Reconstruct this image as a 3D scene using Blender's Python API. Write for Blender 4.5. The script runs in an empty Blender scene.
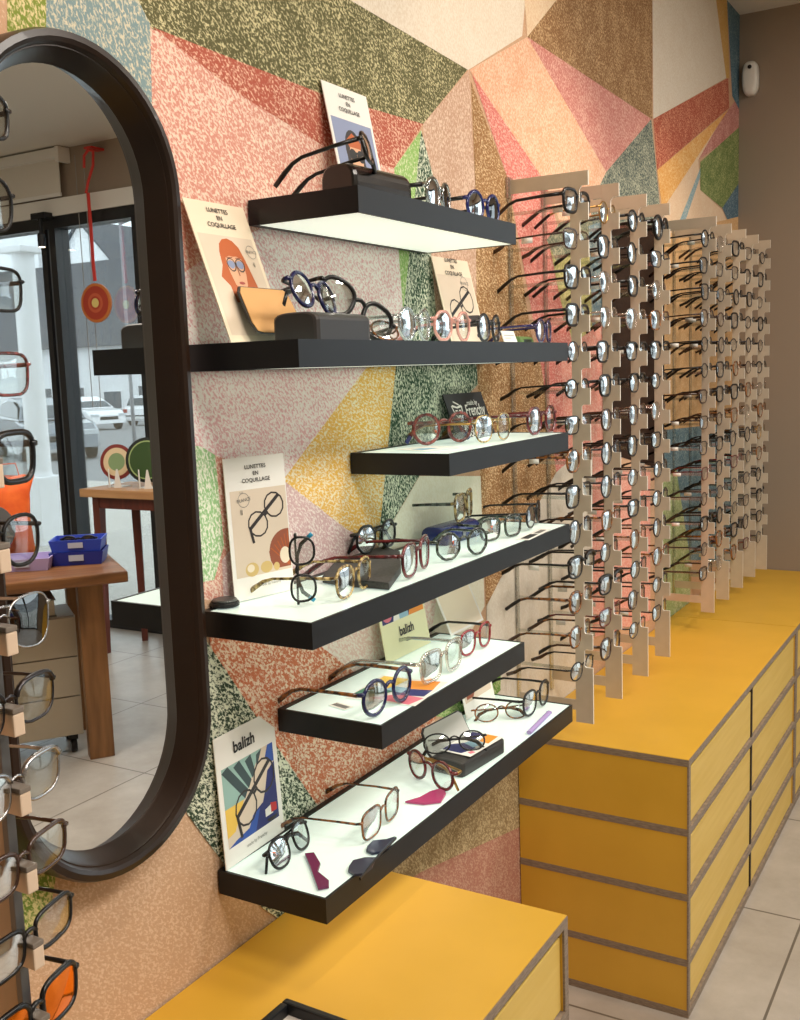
import bpy, bmesh, math, random
from mathutils import Vector, Matrix
R = math.radians
random.seed(7)
C = bpy.context.scene.collection
PI = math.pi

# ------------------------------------------------------------------ camera (world: mural wall x=0, along +y, z up)
EYE = Vector((1.0559, 0.0, 1.55)); FPX = 1045.58
YAW, PITCH, ROLL = 0.5366, 0.1323, -0.0346
fwd = Vector((-math.sin(YAW)*math.cos(PITCH), math.cos(YAW)*math.cos(PITCH), -math.sin(PITCH)))
rt0 = fwd.cross(Vector((0, 0, 1))).normalized(); up0 = rt0.cross(fwd)
rt = math.cos(ROLL)*rt0 + math.sin(ROLL)*up0
upv = -math.sin(ROLL)*rt0 + math.cos(ROLL)*up0
MX = 0.011                                    # mirror glass plane


def at(px, py, ax, v):                        # the point of the plane ax=v seen at a pixel of the photograph
    d = fwd + rt*((px-400)/FPX) + upv*((510-py)/FPX)
    i = 'xyz'.index(ax)
    return EYE + d*((v-EYE[i])/d[i])


def vat(px, py, ax, v):                       # the same, for what is seen in the wall mirror
    p = at(px, py, ax, (2*MX-v) if ax == 'x' else v)
    return Vector((2*MX-p.x, p.y, p.z))


cd = bpy.data.cameras.new('camera'); cam = bpy.data.objects.new('camera', cd); C.objects.link(cam)
cd.sensor_fit = 'HORIZONTAL'; cd.sensor_width = 36; cd.lens = FPX*36/800
cd.clip_start = 0.02; cd.clip_end = 300
m = Matrix((rt, upv, -fwd)).transposed().to_4x4(); m.translation = EYE
cam.matrix_world = m
bpy.context.scene.camera = cam


# ------------------------------------------------------------------ materials
def lin(c):
    return tuple(((v/255)/12.92 if v/255 <= .04045 else ((v/255+.055)/1.055)**2.4) for v in c)+(1,)


MATS = {}


def mat(name, rgb=(200, 200, 200), rough=.5, metal=0, emit=0, trans=0, coat=0, spec=.5):
    if name in MATS: return MATS[name]
    M = bpy.data.materials.new(name); M.use_nodes = True
    b = M.node_tree.nodes['Principled BSDF']
    b.inputs['Base Color'].default_value = lin(rgb); b.inputs['Roughness'].default_value = rough
    b.inputs['Metallic'].default_value = metal
    b.inputs['Specular IOR Level'].default_value = spec
    if coat: b.inputs['Coat Weight'].default_value = coat
    if emit:
        b.inputs['Emission Color'].default_value = lin(rgb); b.inputs['Emission Strength'].default_value = emit
    M.diffuse_color = lin(rgb); MATS[name] = M
    return M


def noise_mat(name, c1, c2, scale=40, rough=.5, lo=.4, hi=.6, stretch=(1, 1, 1), metal=0, bump=0, detail=3, rot=(0, 0, 0), tr=0, coat=0, spec=.5):
    if name in MATS: return MATS[name]
    M = bpy.data.materials.new(name); M.use_nodes = True; nt = M.node_tree; N = nt.nodes; L = nt.links
    b = N['Principled BSDF']; b.inputs['Roughness'].default_value = rough; b.inputs['Metallic'].default_value = metal
    b.inputs['Specular IOR Level'].default_value = spec
    if coat: b.inputs['Coat Weight'].default_value = coat
    tc = N.new('ShaderNodeTexCoord'); mp = N.new('ShaderNodeMapping'); mp.inputs['Scale'].default_value = stretch; mp.inputs['Rotation'].default_value = rot
    L.new(tc.outputs['Object'], mp.inputs['Vector'])
    n = N.new('ShaderNodeTexNoise'); n.inputs['Scale'].default_value = scale; n.inputs['Detail'].default_value = detail
    L.new(mp.outputs['Vector'], n.inputs['Vector'])
    r = N.new('ShaderNodeValToRGB'); r.color_ramp.elements[0].position = lo; r.color_ramp.elements[1].position = hi
    r.color_ramp.elements[0].color = lin(c1); r.color_ramp.elements[1].color = lin(c2)
    L.new(n.outputs['Fac'], r.inputs['Fac']); L.new(r.outputs['Color'], b.inputs['Base Color'])
    if bump:
        bp = N.new('ShaderNodeBump'); bp.inputs['Strength'].default_value = bump; bp.inputs['Distance'].default_value = .002
        L.new(n.outputs['Fac'], bp.inputs['Height']); L.new(bp.outputs['Normal'], b.inputs['Normal'])
    if tr: b.inputs['Transmission Weight'].default_value = tr
    M.diffuse_color = lin(c1); MATS[name] = M
    return M


def thin_glass(name, tint=(255, 255, 255), refl=.14, rough=.02, fres=True):
    if name in MATS: return MATS[name]
    M = bpy.data.materials.new(name); M.use_nodes = True; nt = M.node_tree; N = nt.nodes; L = nt.links
    N.remove(N['Principled BSDF']); out = N['Material Output']
    t = N.new('ShaderNodeBsdfTransparent'); t.inputs['Color'].default_value = lin(tint)
    g = N.new('ShaderNodeBsdfGlossy'); g.inputs['Roughness'].default_value = rough; g.inputs['Color'].default_value = (1, 1, 1, 1)
    mx = N.new('ShaderNodeMixShader'); lw = N.new('ShaderNodeLayerWeight'); lw.inputs['Blend'].default_value = .35
    ad = N.new('ShaderNodeMath'); ad.operation = 'MULTIPLY_ADD'; ad.inputs[1].default_value = .5 if fres else 0; ad.inputs[2].default_value = refl; ad.use_clamp = True
    L.new(lw.outputs['Fresnel'], ad.inputs[0]); L.new(ad.outputs[0], mx.inputs['Fac'])
    L.new(t.outputs[0], mx.inputs[1]); L.new(g.outputs[0], mx.inputs[2]); L.new(mx.outputs[0], out.inputs['Surface'])
    MATS[name] = M
    return M


def mural_mat(name, c, cream, amount, ang=0.0, scale=250, soft=.06):
    """coloured chalk-like knit print: colour c broken up by cream flecks"""
    M = bpy.data.materials.new('mural_'+name); M.use_nodes = True; nt = M.node_tree; N = nt.nodes; L = nt.links
    b = N['Principled BSDF']; b.inputs['Roughness'].default_value = .75; b.inputs['Specular IOR Level'].default_value = .25
    tc = N.new('ShaderNodeTexCoord'); mp = N.new('ShaderNodeMapping')
    mp.vector_type = 'TEXTURE'; mp.inputs['Rotation'].default_value = (ang, 0, 0); mp.inputs['Scale'].default_value = (1, 1.0, 1.7)
    L.new(tc.outputs['Object'], mp.inputs['Vector'])
    n = N.new('ShaderNodeTexNoise'); n.inputs['Scale'].default_value = scale; n.inputs['Detail'].default_value = 2.2; n.inputs['Roughness'].default_value = .62
    n.inputs['Distortion'].default_value = .5
    L.new(mp.outputs['Vector'], n.inputs['Vector'])
    n2 = N.new('ShaderNodeTexNoise'); n2.inputs['Scale'].default_value = 14; n2.inputs['Detail'].default_value = 3
    L.new(tc.outputs['Object'], n2.inputs['Vector'])
    ad = N.new('ShaderNodeMath'); ad.operation = 'MULTIPLY_ADD'; ad.inputs[1].default_value = .22; L.new(n2.outputs['Fac'], ad.inputs[0]); L.new(n.outputs['Fac'], ad.inputs[2])
    r = N.new('ShaderNodeValToRGB'); c0 = .61-amount
    r.color_ramp.elements[0].position = max(0, c0-soft); r.color_ramp.elements[1].position = min(1, c0+soft)
    r.color_ramp.elements[0].color = lin(cream); r.color_ramp.elements[1].color = lin(c)
    L.new(ad.outputs[0], r.inputs['Fac']); L.new(r.outputs['Color'], b.inputs['Base Color'])
    bp = N.new('ShaderNodeBump'); bp.inputs['Strength'].default_value = .35; bp.inputs['Distance'].default_value = .0015
    L.new(n.outputs['Fac'], bp.inputs['Height']); L.new(bp.outputs['Normal'], b.inputs['Normal'])
    M.diffuse_color = lin(c)
    return M


# ------------------------------------------------------------------ mesh helpers
def obj(name, bm, ms, parent=None, smooth=False, link=True):
    me = bpy.data.meshes.new(name)
    if smooth:
        for f in bm.faces: f.smooth = True
    bmesh.ops.recalc_face_normals(bm, faces=bm.faces) if bm.faces else None
    bm.to_mesh(me); bm.free()
    if not isinstance(ms, (list, tuple)): ms = [ms]
    for q in ms: me.materials.append(q)
    o = bpy.data.objects.new(name, me)
    C.objects.link(o)
    if parent: o.parent = parent
    return o


def tag(o, label=None, cat=None, group=None, kind=None):
    if label: o['label'] = label
    if cat: o['category'] = cat
    if group: o['group'] = group
    if kind: o['kind'] = kind
    return o


def thing(name, label, cat, loc=(0, 0, 0), rz=0, group=None):
    o = bpy.data.objects.new(name, None); o.empty_display_size = .05; C.objects.link(o)
    o.location = loc; o.rotation_euler = (0, 0, rz)
    return tag(o, label, cat, group)


def box(bm, x0, x1, y0, y1, z0, z1, bev=0, mi=0, M=None):
    vs = [bm.verts.new(Vector((x, y, z))) for x in (x0, x1) for y in (y0, y1) for z in (z0, z1)]
    fs = [bm.faces.new([vs[i] for i in q]) for q in ((0, 1, 3, 2), (4, 6, 7, 5), (0, 4, 5, 1), (2, 3, 7, 6), (0, 2, 6, 4), (1, 5, 7, 3))]
    for f in fs: f.material_index = mi
    if bev:
        es = list({e for f in fs for e in f.edges})
        r = bmesh.ops.bevel(bm, geom=es, offset=bev, segments=2, profile=.6, affect='EDGES')
        for f in r['faces']: f.material_index = mi
        if M: vs = list({v for f in bm.faces for v in f.verts if v in r['verts']} | set(v for v in vs if v.is_valid))
    if M:
        for v in vs:
            if v.is_valid: v.co = M @ v.co
    return fs


def boxbm(*a, **k):
    bm = bmesh.new(); box(bm, *a, **k); return bm


def sweep(bm, pts, rad, n=8, up=Vector((0, 0, 1)), closed=False, mi=0, cap=True):
    """tube along pts; rad = (side, up) radii per point, or one pair"""
    pts = [Vector(p) for p in pts]; k = len(pts)
    if not isinstance(rad, list): rad = [rad]*k
    rings = []
    for i, p in enumerate(pts):
        a = pts[(i-1) % k] if (closed or i > 0) else p
        c = pts[(i+1) % k] if (closed or i < k-1) else p
        t = (c-a).normalized()
        s = t.cross(up)
        if s.length < 1e-4: s = t.cross(Vector((1, 0, 0)))
        s.normalize(); u = s.cross(t).normalized()
        ra, rb = rad[i] if isinstance(rad[i], (tuple, list)) else (rad[i], rad[i])
        rings.append([bm.verts.new(p+s*(ra*math.cos(2*PI*j/n+PI/n))+u*(rb*math.sin(2*PI*j/n+PI/n))) for j in range(n)])
    for i in range(k if closed else k-1):
        A, B = rings[i], rings[(i+1) % k]
        for j in range(n):
            f = bm.faces.new((A[j], A[(j+1) % n], B[(j+1) % n], B[j])); f.material_index = mi
    if cap and not closed:
        bm.faces.new(rings[0][::-1]).material_index = mi; bm.faces.new(rings[-1]).material_index = mi


def lathe(bm, prof, n=24, mi=0, M=None):
    rings = []
    for r, z in prof:
        rings.append([bm.verts.new(Vector((max(r, 1e-5)*math.cos(2*PI*j/n), max(r, 1e-5)*math.sin(2*PI*j/n), z))) for j in range(n)])
    for A, B in zip(rings, rings[1:]):
        for j in range(n): bm.faces.new((A[j], A[(j+1) % n], B[(j+1) % n], B[j])).material_index = mi
    bm.faces.new(rings[0][::-1]).material_index = mi; bm.faces.new(rings[-1]).material_index = mi
    if M:
        for q in rings:
            for v in q: v.co = M @ v.co


def prism(bm, poly, h, M, mi=0):
    """polygon in local xy, extruded 0..h along local z, then moved by M"""
    a = [bm.verts.new(M @ Vector((x, y, 0))) for x, y in poly]; b = [bm.verts.new(M @ Vector((x, y, h))) for x, y in poly]
    n = len(poly)
    bm.faces.new(a[::-1]).material_index = mi; bm.faces.new(b).material_index = mi
    for i in range(n): bm.faces.new((a[i], a[(i+1) % n], b[(i+1) % n], b[i])).material_index = mi


def text_mesh(body, size, M, m, name, parent, align='CENTER', sx=1.0, shear=0.0, bold=0.0):
    cu = bpy.data.curves.new(name, 'FONT'); cu.body = body; cu.size = size; cu.align_x = align; cu.align_y = 'CENTER'
    cu.shear = shear; cu.offset = bold; cu.resolution_u = 3
    t = bpy.data.objects.new(name, cu); C.objects.link(t)
    bpy.context.view_layer.update()
    me = bpy.data.meshes.new_from_object(t.evaluated_get(bpy.context.evaluated_depsgraph_get()))
    bpy.data.objects.remove(t); bpy.data.curves.remove(cu)
    me.transform(M @ Matrix.Diagonal((sx, 1, 1, 1)))
    me.materials.clear(); me.materials.append(m)
    o = bpy.data.objects.new(name, me); C.objects.link(o)
    if parent: o.parent = parent
    return o


# ------------------------------------------------------------------ common materials
BLK = mat('satin_black', (22, 23, 26), .4, spec=.35)
YEL = noise_mat('yellow_laminate', (208, 160, 48), (216, 167, 54), 6, .42, .3, .7)
YELF = noise_mat('yellow_stained_front', (212, 176, 84), (220, 186, 98), 30, .5, .3, .7, stretch=(1, .15, 2))
PLY = noise_mat('plywood_edge', (120, 104, 88), (146, 128, 110), 60, .6, .35, .65, stretch=(1, 1, 6))
DARK = mat('gap_shade_brown', (48, 36, 22), .8)  # dark brown for dividers and the painted shade in drawer gaps
WHITE = mat('white_satin', (236, 234, 228), .45)
CREAM = mat('cream_wall', (206, 198, 182), .8)
STEEL = mat('brushed_grey', (140, 142, 146), .35, .8)

# ------------------------------------------------------------------ the room
YW = 4.65; ZC = 2.955; XR = 7.0; YB = -2.2
tag(obj('ceiling', boxbm(-.1, XR, YB, YW+.1, ZC, ZC+.1), mat('ceiling_paint', (222, 216, 204), .9)), kind='structure')


def tile_mat():
    M = bpy.data.materials.new('floor_tile'); M.use_nodes = True; nt = M.node_tree; N = nt.nodes; L = nt.links
    b = N['Principled BSDF']; b.inputs['Roughness'].default_value = .33
    tc = N.new('ShaderNodeTexCoord'); mp = N.new('ShaderNodeMapping'); mp.inputs['Location'].default_value = (-2.57+.66*5, -2.89+.66*6, 0)
    L.new(tc.outputs['Object'], mp.inputs['Vector'])
    br = N.new('ShaderNodeTexBrick'); br.offset = 0; br.inputs['Scale'].default_value = 1; br.inputs['Brick Width'].default_value = .66; br.inputs['Row Height'].default_value = .66
    br.inputs['Mortar Size'].default_value = .0035; br.inputs['Mortar'].default_value = lin((96, 88, 78))
    br.inputs['Color1'].default_value = (1, 1, 1, 1); br.inputs['Color2'].default_value = (1, 1, 1, 1)
    L.new(mp.outputs[0], br.inputs['Vector'])
    n = N.new('ShaderNodeTexNoise'); n.inputs['Scale'].default_value = 3.5; n.inputs['Detail'].default_value = 8; n.inputs['Roughness'].default_value = .7
    L.new(tc.outputs['Object'], n.inputs['Vector'])
    r = N.new('ShaderNodeValToRGB'); r.color_ramp.elements[0].position = .35; r.color_ramp.elements[1].position = .75
    r.color_ramp.elements[0].color = lin((158, 149, 138)); r.color_ramp.elements[1].color = lin((186, 178, 168))
    L.new(n.outputs['Fac'], r.inputs['Fac'])
    mx = N.new('ShaderNodeMixRGB'); mx.blend_type = 'MIX'
    mx.inputs[2].default_value = lin((104, 96, 86)); L.new(br.outputs['Fac'], mx.inputs[0]); L.new(r.outputs[0], mx.inputs[1])
    L.new(mx.outputs[0], b.inputs['Base Color'])
    return M


tag(obj('floor', boxbm(-.1, XR, YB, YW, -.1, 0), tile_mat()), kind='structure')
TAUPE = mat('taupe_wall_paint', (152, 136, 119), .8)
WX0, WX1, WZ1 = 3.42, 6.6, 2.56     # glazed shopfront in the end wall
VX0, VX1 = 1.15, 3.20                # unseen bay added as daylight for the rack lenses
bm = bmesh.new()
box(bm, -.1, VX0, YW, YW+.12, 0, ZC); box(bm, VX1, WX0, YW, YW+.12, 0, ZC); box(bm, VX0, VX1, YW, YW+.12, WZ1, ZC); box(bm, WX0, XR, YW, YW+.12, WZ1+.0, ZC); box(bm, WX1, XR, YW, YW+.12, 0, WZ1)
tag(obj('wall_end', bm, TAUPE), kind='structure')
tag(obj('wall_side', boxbm(XR, XR+.1, YB, YW+.1, 0, ZC), CREAM), kind='structure')
tag(obj('wall_rear', boxbm(-.1, XR, YB-.1, YB, 0, ZC), CREAM), kind='structure')

# the mural: one wall mesh; the printed patches are layers of the print
cr = (238, 226, 206)
POLY = [
 # name, colour, fleck, amount of flecks (higher = more colour), angle, pixel outline on the wall
 ('peach_base', (206, 166, 134), (222, 190, 160), .10, .6, [(-700, -500), (900, -500), (900, 1500), (-700, 1500)]),
 ('sand_low', (192, 158, 128), (212, 182, 154), .05, .9, [(-300, 640), (212, 640), (212, 770), (330, 960), (330, 1500), (-300, 1500)]),
 ('pink_large', (212, 146, 130), (238, 214, 196), .02, .8, [(150, 25), (330, 150), (396, 168), (398, 232), (404, 310), (395, 366), (369, 366), (285, 480), (345, 530), (300, 575), (225, 600), (120, 600), (120, 25)]),
 ('pale_pink', (228, 178, 182), (246, 238, 234), -.03, .8, [(215, 250), (330, 196), (397, 232), (404, 310), (395, 366), (369, 366), (285, 480), (215, 455), (120, 440), (120, 320)]),
 ('mauve', (212, 178, 178), (240, 228, 222), .03, .8, [(285, 480), (348, 530), (378, 545), (340, 570), (225, 640), (222, 560), (270, 500)]),
 ('yellow', (236, 188, 88), (248, 238, 208), .03, 1.3, [(369, 364), (396, 364), (378, 546), (345, 528), (283, 480)]),
 ('green_pale', (152, 196, 136), (236, 240, 220), .02, .2, [(100, 440), (200, 446), (215, 455), (224, 545), (214, 580), (100, 600)]),
 ('olive', (94, 92, 60), (210, 202, 158), .06, 1.0, [(136, -40), (352, -5), (352, 0), (468, 69), (423, 124), (322, 95), (152, 29), (136, 5)]),
 ('red_strip', (178, 92, 74), (232, 190, 166), .06, 1.0, [(152, 27), (322, 94), (423, 124), (394, 168), (330, 150), (240, 95)]),
 ('blue_grey', (128, 152, 156), (216, 208, 184), .04, .3, [(45, -60), (132, -60), (138, 0), (150, 24), (152, 110), (46, 110)]),
 ('green_corner', (132, 148, 62), (226, 210, 158), .03, .2, [(7, -60), (46, -60), (46, 60), (7, 60)]),
 ('tan', (198, 160, 136), (232, 206, 184), .04, .2, [(423, 124), (469, 70), (475, 190), (478, 366), (436, 366), (430, 250)]),
 ('white_top', (228, 214, 194), (238, 228, 212), .0, .3, [(350, -60), (530, -60), (522, 36), (468, 70), (350, 0)]),
 ('green_light', (146, 186, 106), (222, 226, 190), .08, .4, [(421, 130), (394, 168), (397, 232), (403, 312), (410, 312), (422, 176)]),
 ('green_dark', (38, 74, 52), (226, 232, 210), .02, .3, [(421, 130), (433, 176), (431, 254), (436, 316), (460, 330), (476, 362), (478, 384), (460, 404), (419, 476), (378, 546), (396, 364), (403, 312), (409, 254)]),
 ('brown_strip', (158, 116, 74), (228, 198, 156), .06, 1.2, [(471, 82), (508, 180), (530, 330), (541, 366), (556, 472), (486, 606), (480, 480), (477, 366), (475, 180)]),
 ('rose_strip', (216, 120, 112), (242, 190, 174), .04, 1.1, [(471, 72), (545, 182), (600, 380), (600, 470), (556, 472), (541, 366), (508, 180)]),
 ('peach', (228, 172, 138), (244, 212, 184), .02, .3, [(469, 70), (527, 37), (566, 100), (606, 172), (600, 330), (545, 182)]),
 ('dusty_pink', (202, 126, 118), (234, 186, 170), .03, .6, [(527, 37), (651, 119), (606, 172)]),
 ('brown_top', (142, 104, 68), (214, 180, 136), .05, .8, [(527, 37), (572, -20), (652, -20), (652, 119)]),
 ('grey_white', (226, 212, 192), (236, 226, 210), .0, .5, [(652, -40), (714, -40), (726, 78), (653, 119)]),
 ('cream_top', (228, 196, 160), (238, 216, 186), .0, .5, [(521, -40), (572, -20), (527, 37)]),
 ('red', (172, 80, 62), (226, 162, 130), .04, 1.0, [(653, 119), (728, 78), (729, 108), (657, 170)]),
 ('teal', (80, 94, 90), (188, 190, 168), .03, .9, [(651, 119), (660, 208), (662, 240), (600, 300), (590, 205), (606, 172)]),
 ('orange', (226, 162, 84), (244, 210, 152), .04, .5, [(657, 170), (728, 110), (716, 128), (662, 210)]),
 ('orchid', (186, 114, 108), (224, 176, 162), .04, .5, [(728, 110), (739, 96), (739, 132), (698, 160), (716, 128)]),
 ('gold_edge', (214, 170, 96), (226, 194, 136), .08, .2, [(714, -40), (727, -40), (729, 78), (726, 78)]),
 ('blue_edge', (74, 108, 126), (150, 170, 176), .08, .2, [(727, -40), (742, -40), (742, 112), (732, 96)]),
 ('sand_fan', (230, 198, 164), (238, 214, 186), .05, .5, [(662, 210), (716, 128), (698, 160), (700, 190), (722, 210), (735, 240), (670, 240)]),
 ('blue_fan', (132, 166, 178), (196, 200, 190), .05, .5, [(700, 168), (703, 168), (684, 224), (678, 224)]),
 ('green_right', (98, 120, 66), (176, 180, 122), .04, .7, [(700, 162), (742, 130), (742, 186), (722, 208), (700, 190)]),
 ('blue_low', (76, 104, 122), (150, 168, 172), .08, .7, [(742, 186), (722, 208), (736, 240), (742, 240)]),
 ('dark_umber', (40, 22, 10), (52, 30, 14), .02, .7, [(604, 225), (664, 225), (664, 470), (604, 452)]),
 ('oak', (214, 168, 116), (232, 196, 150), .05, 0, [(664, 235), (745, 220), (745, 440), (664, 432)]),
 ('blue_mid', (92, 122, 136), (170, 186, 184), .06, .3, [(664, 430), (745, 420), (745, 560), (690, 560), (676, 540), (664, 500)]),
 ('green_low', (150, 168, 110), (206, 210, 166), .03, .3, [(655, 480), (676, 470), (690, 560), (690, 620), (655, 640)]),
 ('leaf', (176, 172, 106), (218, 206, 150), .02, .9, [(548, 240), (592, 232), (604, 330), (575, 352), (560, 300)]),
 ('slate_leaf', (110, 118, 100), (200, 192, 160), .05, .9, [(546, 240), (560, 222), (592, 215), (592, 240), (556, 262)]),
 ('blue_leaf', (110, 138, 150), (186, 190, 180), .05, .9, [(588, 226), (606, 220), (606, 300), (592, 330)]),
 ('pale_rose', (228, 150, 136), (240, 196, 178), .04, .9, [(560, 352), (606, 320), (606, 470), (650, 470), (650, 620), (585, 640), (566, 470)]),
 ('stone', (222, 212, 196), (230, 222, 208), .02, .4, [(540, 500), (556, 472), (592, 440), (592, 720), (486, 720), (486, 606)]),
 ('cream_mid', (236, 232, 212), (242, 240, 224), .0, .4, [(419, 476), (480, 476), (484, 606), (440, 690), (420, 640), (378, 600), (378, 546)]),
 ('pale_low', (232, 200, 190), (244, 234, 224), .0, .9, [(312, 600), (440, 570), (430, 640), (440, 700), (353, 680), (312, 652)]),
 ('orange_low', (208, 120, 84), (244, 222, 200), .03, .9, [(208, 630), (312, 640), (356, 674), (440, 700), (430, 735), (317, 806), (254, 714), (210, 652)]),
 ('dark_specks', (44, 64, 46), (222, 226, 204), .0, .9, [(205, 640), (254, 714), (317, 806), (285, 850), (288, 925), (262, 908), (222, 862), (186, 813), (176, 700)]),
 ('leaf_low', (112, 156, 74), (196, 206, 150), .03, .9, [(433, 716), (446, 696), (500, 660), (500, 690), (470, 720)]),
 ('olive_low', (150, 128, 92), (206, 188, 148), .03, .6, [(300, 905), (360, 870), (510, 740), (530, 760), (530, 822), (420, 872), (330, 930)]),
 ('mauve_low', (176, 122, 104), (200, 160, 138), .04, .9, [(330, 930), (420, 872), (530, 822), (530, 1000), (330, 1000)]),
 ('leaf_corner', (112, 140, 58), (214, 206, 148), .02, .4, [(-40, 830), (60, 845), (50, 905), (28, 935), (-40, 960)]),
]
bm = bmesh.new(); ms = []
ya, yb = YB, YW
for k, (nm, c, fl, amt, ang, pts) in enumerate(POLY):
    ms.append(mural_mat(nm, c, fl, amt, ang))
    if k == 0:
        q = [(YB, 0), (YW, 0), (YW, ZC), (YB, ZC)]
    else:
        q = []
        for p in pts:
            w = at(p[0], p[1], 'x', 0); q.append((min(max(w.y, YB), YW), min(max(w.z, 0), ZC)))
    x = .00004*k
    f = bm.faces.new([bm.verts.new((x, y, z)) for y, z in q]); f.material_index = k
bmesh.ops.recalc_face_normals(bm, faces=bm.faces)
for f in bm.faces:
    if f.normal.x < 0: f.normal_flip()
nm_ = len(ms); ms.append(CREAM)
box(bm, -.1, -.001, YB, YW, 0, ZC, mi=nm_)
me = bpy.data.meshes.new('wall_left'); bm.to_mesh(me); bm.free()
for q in ms: me.materials.append(q)
wl = bpy.data.objects.new('wall_left', me); C.objects.link(wl); tag(wl, kind='structure')

# ------------------------------------------------------------------ drawer cabinets
CX = .4323; CZ = .641


def cabinet(name, label, y0, y1, cols, x1=CX, ztop=CZ, dots=False):
    t = thing(name, label, 'cabinet', (.004, y0, 0), 0, 'yellow drawer cabinets along the mural wall')
    W = x1-.004; D = y1-y0
    zs = [.012, .148, .312, .472, ztop]          # tops of the plywood boards
    th = .017
    bm = bmesh.new()
    for z in zs[1:-1]: box(bm, 0, W, 0, D, z-th, z, mi=0)
    box(bm, 0, W, 0, D, 0, .018, mi=0)
    obj('shelf_board', bm, PLY, t)
    bm = bmesh.new(); box(bm, 0, W, 0, D, ztop-th, ztop-.0012, mi=0); box(bm, 0, W-.0015, .0015, D, ztop-.0012, ztop, mi=1)
    obj('top', bm, [PLY, YEL], t)
    # side panels between the boards
    lev = [(.018, .148-th), (.148, .312-th), (.312, .472-th), (.472, ztop-th)]
    for ya, yb_ in ((.0015, 0), (D-.0165, D-.016)):
        bm = bmesh.new()
        for a, b in lev:
            box(bm, 0, W-.004, ya, ya+.015, a, b, mi=0); box(bm, W-.004, W, yb_, yb_+.016, a, b, mi=1)
        obj('side_panel', bm, [YEL, PLY], t)
    edges = [0]+[D*f for f in cols]+[D]
    bm = bmesh.new()
    for e in edges[1:-1]:
        for a, b in lev: box(bm, .02, W-.004, e-.006, e+.006, a, b)
    for a, b in lev:
        box(bm, .01, .02, .017, D-.017, a, b); box(bm, W-.0325, W-.0315, .017, D-.017, b-.024, b); box(bm, W-.0325, W-.0005, .0165, D-.0165, b-.0012, b)  # dark strips behind and over the finger gaps stand in for their shade
    obj('divider_and_gap_shade', bm, DARK, t)
    for a, b in lev:
        for e0, e1 in zip(edges, edges[1:]):
            l = e0+(.019 if e0 == 0 else .009); r = e1-(.019 if e1 == D else .009)
            bm = boxbm(W-.03, W-.007, l, r, a+.003, b-.016, bev=.001)
            d = obj('drawer', bm, YELF, t)
            obj('drawer_box', boxbm(.05, W-.033, l+.01, r-.01, a+.006, b-.03), PLY, d)
    return t


cabinet('drawer_cabinet', 'long yellow drawer cabinet on the tiled floor under the first four eyeglass racks', 2.307, 3.66, [.505])
cabinet('drawer_cabinet', 'yellow drawer cabinet at the far end against the taupe wall', 3.662, YW-.004, [])
cabinet('drawer_cabinet', 'yellow drawer cabinet under the lit shelves, nearest the camera, with black tray', .15, 1.545, [.5], x1=.436, ztop=.637)

# ------------------------------------------------------------------ lit wall shelves
SD = .2075; TH = .039
LIT = mat('lit_frosted_glass', (222, 240, 234), .3)
_b = LIT.node_tree.nodes['Principled BSDF']; _b.inputs['Emission Color'].default_value = lin((218, 240, 231)); _b.inputs['Emission Strength'].default_value = .30
LITU = mat('lit_under_panel', (226, 232, 216), .5)
_b = LITU.node_tree.nodes['Principled BSDF']; _b.inputs['Emission Color'].default_value = lin((236, 240, 226)); _b.inputs['Emission Strength'].default_value = .66
SH = {1: (1.3376, 1.8993, 1.8223, 'topmost short'), 2: (1.171, 2.161, 1.5978, 'second from the top, long'), 3: (1.5995, 2.157, 1.4043, 'third from the top, short'),
      4: (1.172, 2.158, 1.2012, 'fourth from the top, long'), 5: (1.3463, 1.902, .9957, 'fifth from the top, short'), 6: (1.175, 2.161, .7862, 'lowest and longest')}
SLAB = {1: 'short black lit shelf at the very top, carrying sunglasses', 2: 'long black lit shelf second from the top, with the red-haired portrait card',
        3: 'short black lit shelf third from the top, with the small black sign', 4: 'long black lit shelf fourth from the top, with the seashell card',
        5: 'short black lit shelf fifth from the top, with navy and crystal eyeglasses', 6: 'lowest long black lit shelf, above the near yellow cabinet'}
for k, (y0, y1, z, _) in SH.items():
    t = thing('wall_shelf', SLAB[k], 'shelf', (.003, y0, z-TH), 0, 'lit black shelves on the mural')
    D = y1-y0; W = SD-.003; w = .0045
    bm = bmesh.new()
    box(bm, W-w, W, 0, D, 0, TH); box(bm, 0, W-w, 0, w, 0, TH); box(bm, 0, W-w, D-w, D, 0, TH); box(bm, 0, .012, w, D-w, 0, TH)
    obj('shelf_frame', bm, BLK, t)
    obj('top_panel', boxbm(.0121, W-w-.0001, w+.0001, D-w-.0001, TH-.008, TH-.001), LIT, t)
    obj('under_panel', boxbm(.0121, W-w-.0001, w+.0001, D-w-.0001, .001, .008), LITU, t)

# ------------------------------------------------------------------ the mirror
FRM = noise_mat('dark_bronze_wood', (26, 16, 10), (40, 24, 14), 8, .32, .3, .7, stretch=(1, 1, .3), coat=.1, spec=.35)
MG = mat('mirror_glass', (238, 240, 240), .0, 1.0)
mt = thing('wall_mirror', 'tall pill shaped wall mirror in a dark brown frame left of the shelves', 'mirror', (.001, .955, .892))
MW, MH = .179, 1.082/2


def pill(inset, n=28):
    r = MW-inset; h = MH-MW
    q = []
    for i in range(n+1): a = PI*i/n; q.append((r*math.cos(a), MH+h+r*math.sin(a)))
    for i in range(n+1): a = PI+PI*i/n; q.append((r*math.cos(a), MH-h+r*math.sin(a)))
    return q


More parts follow.
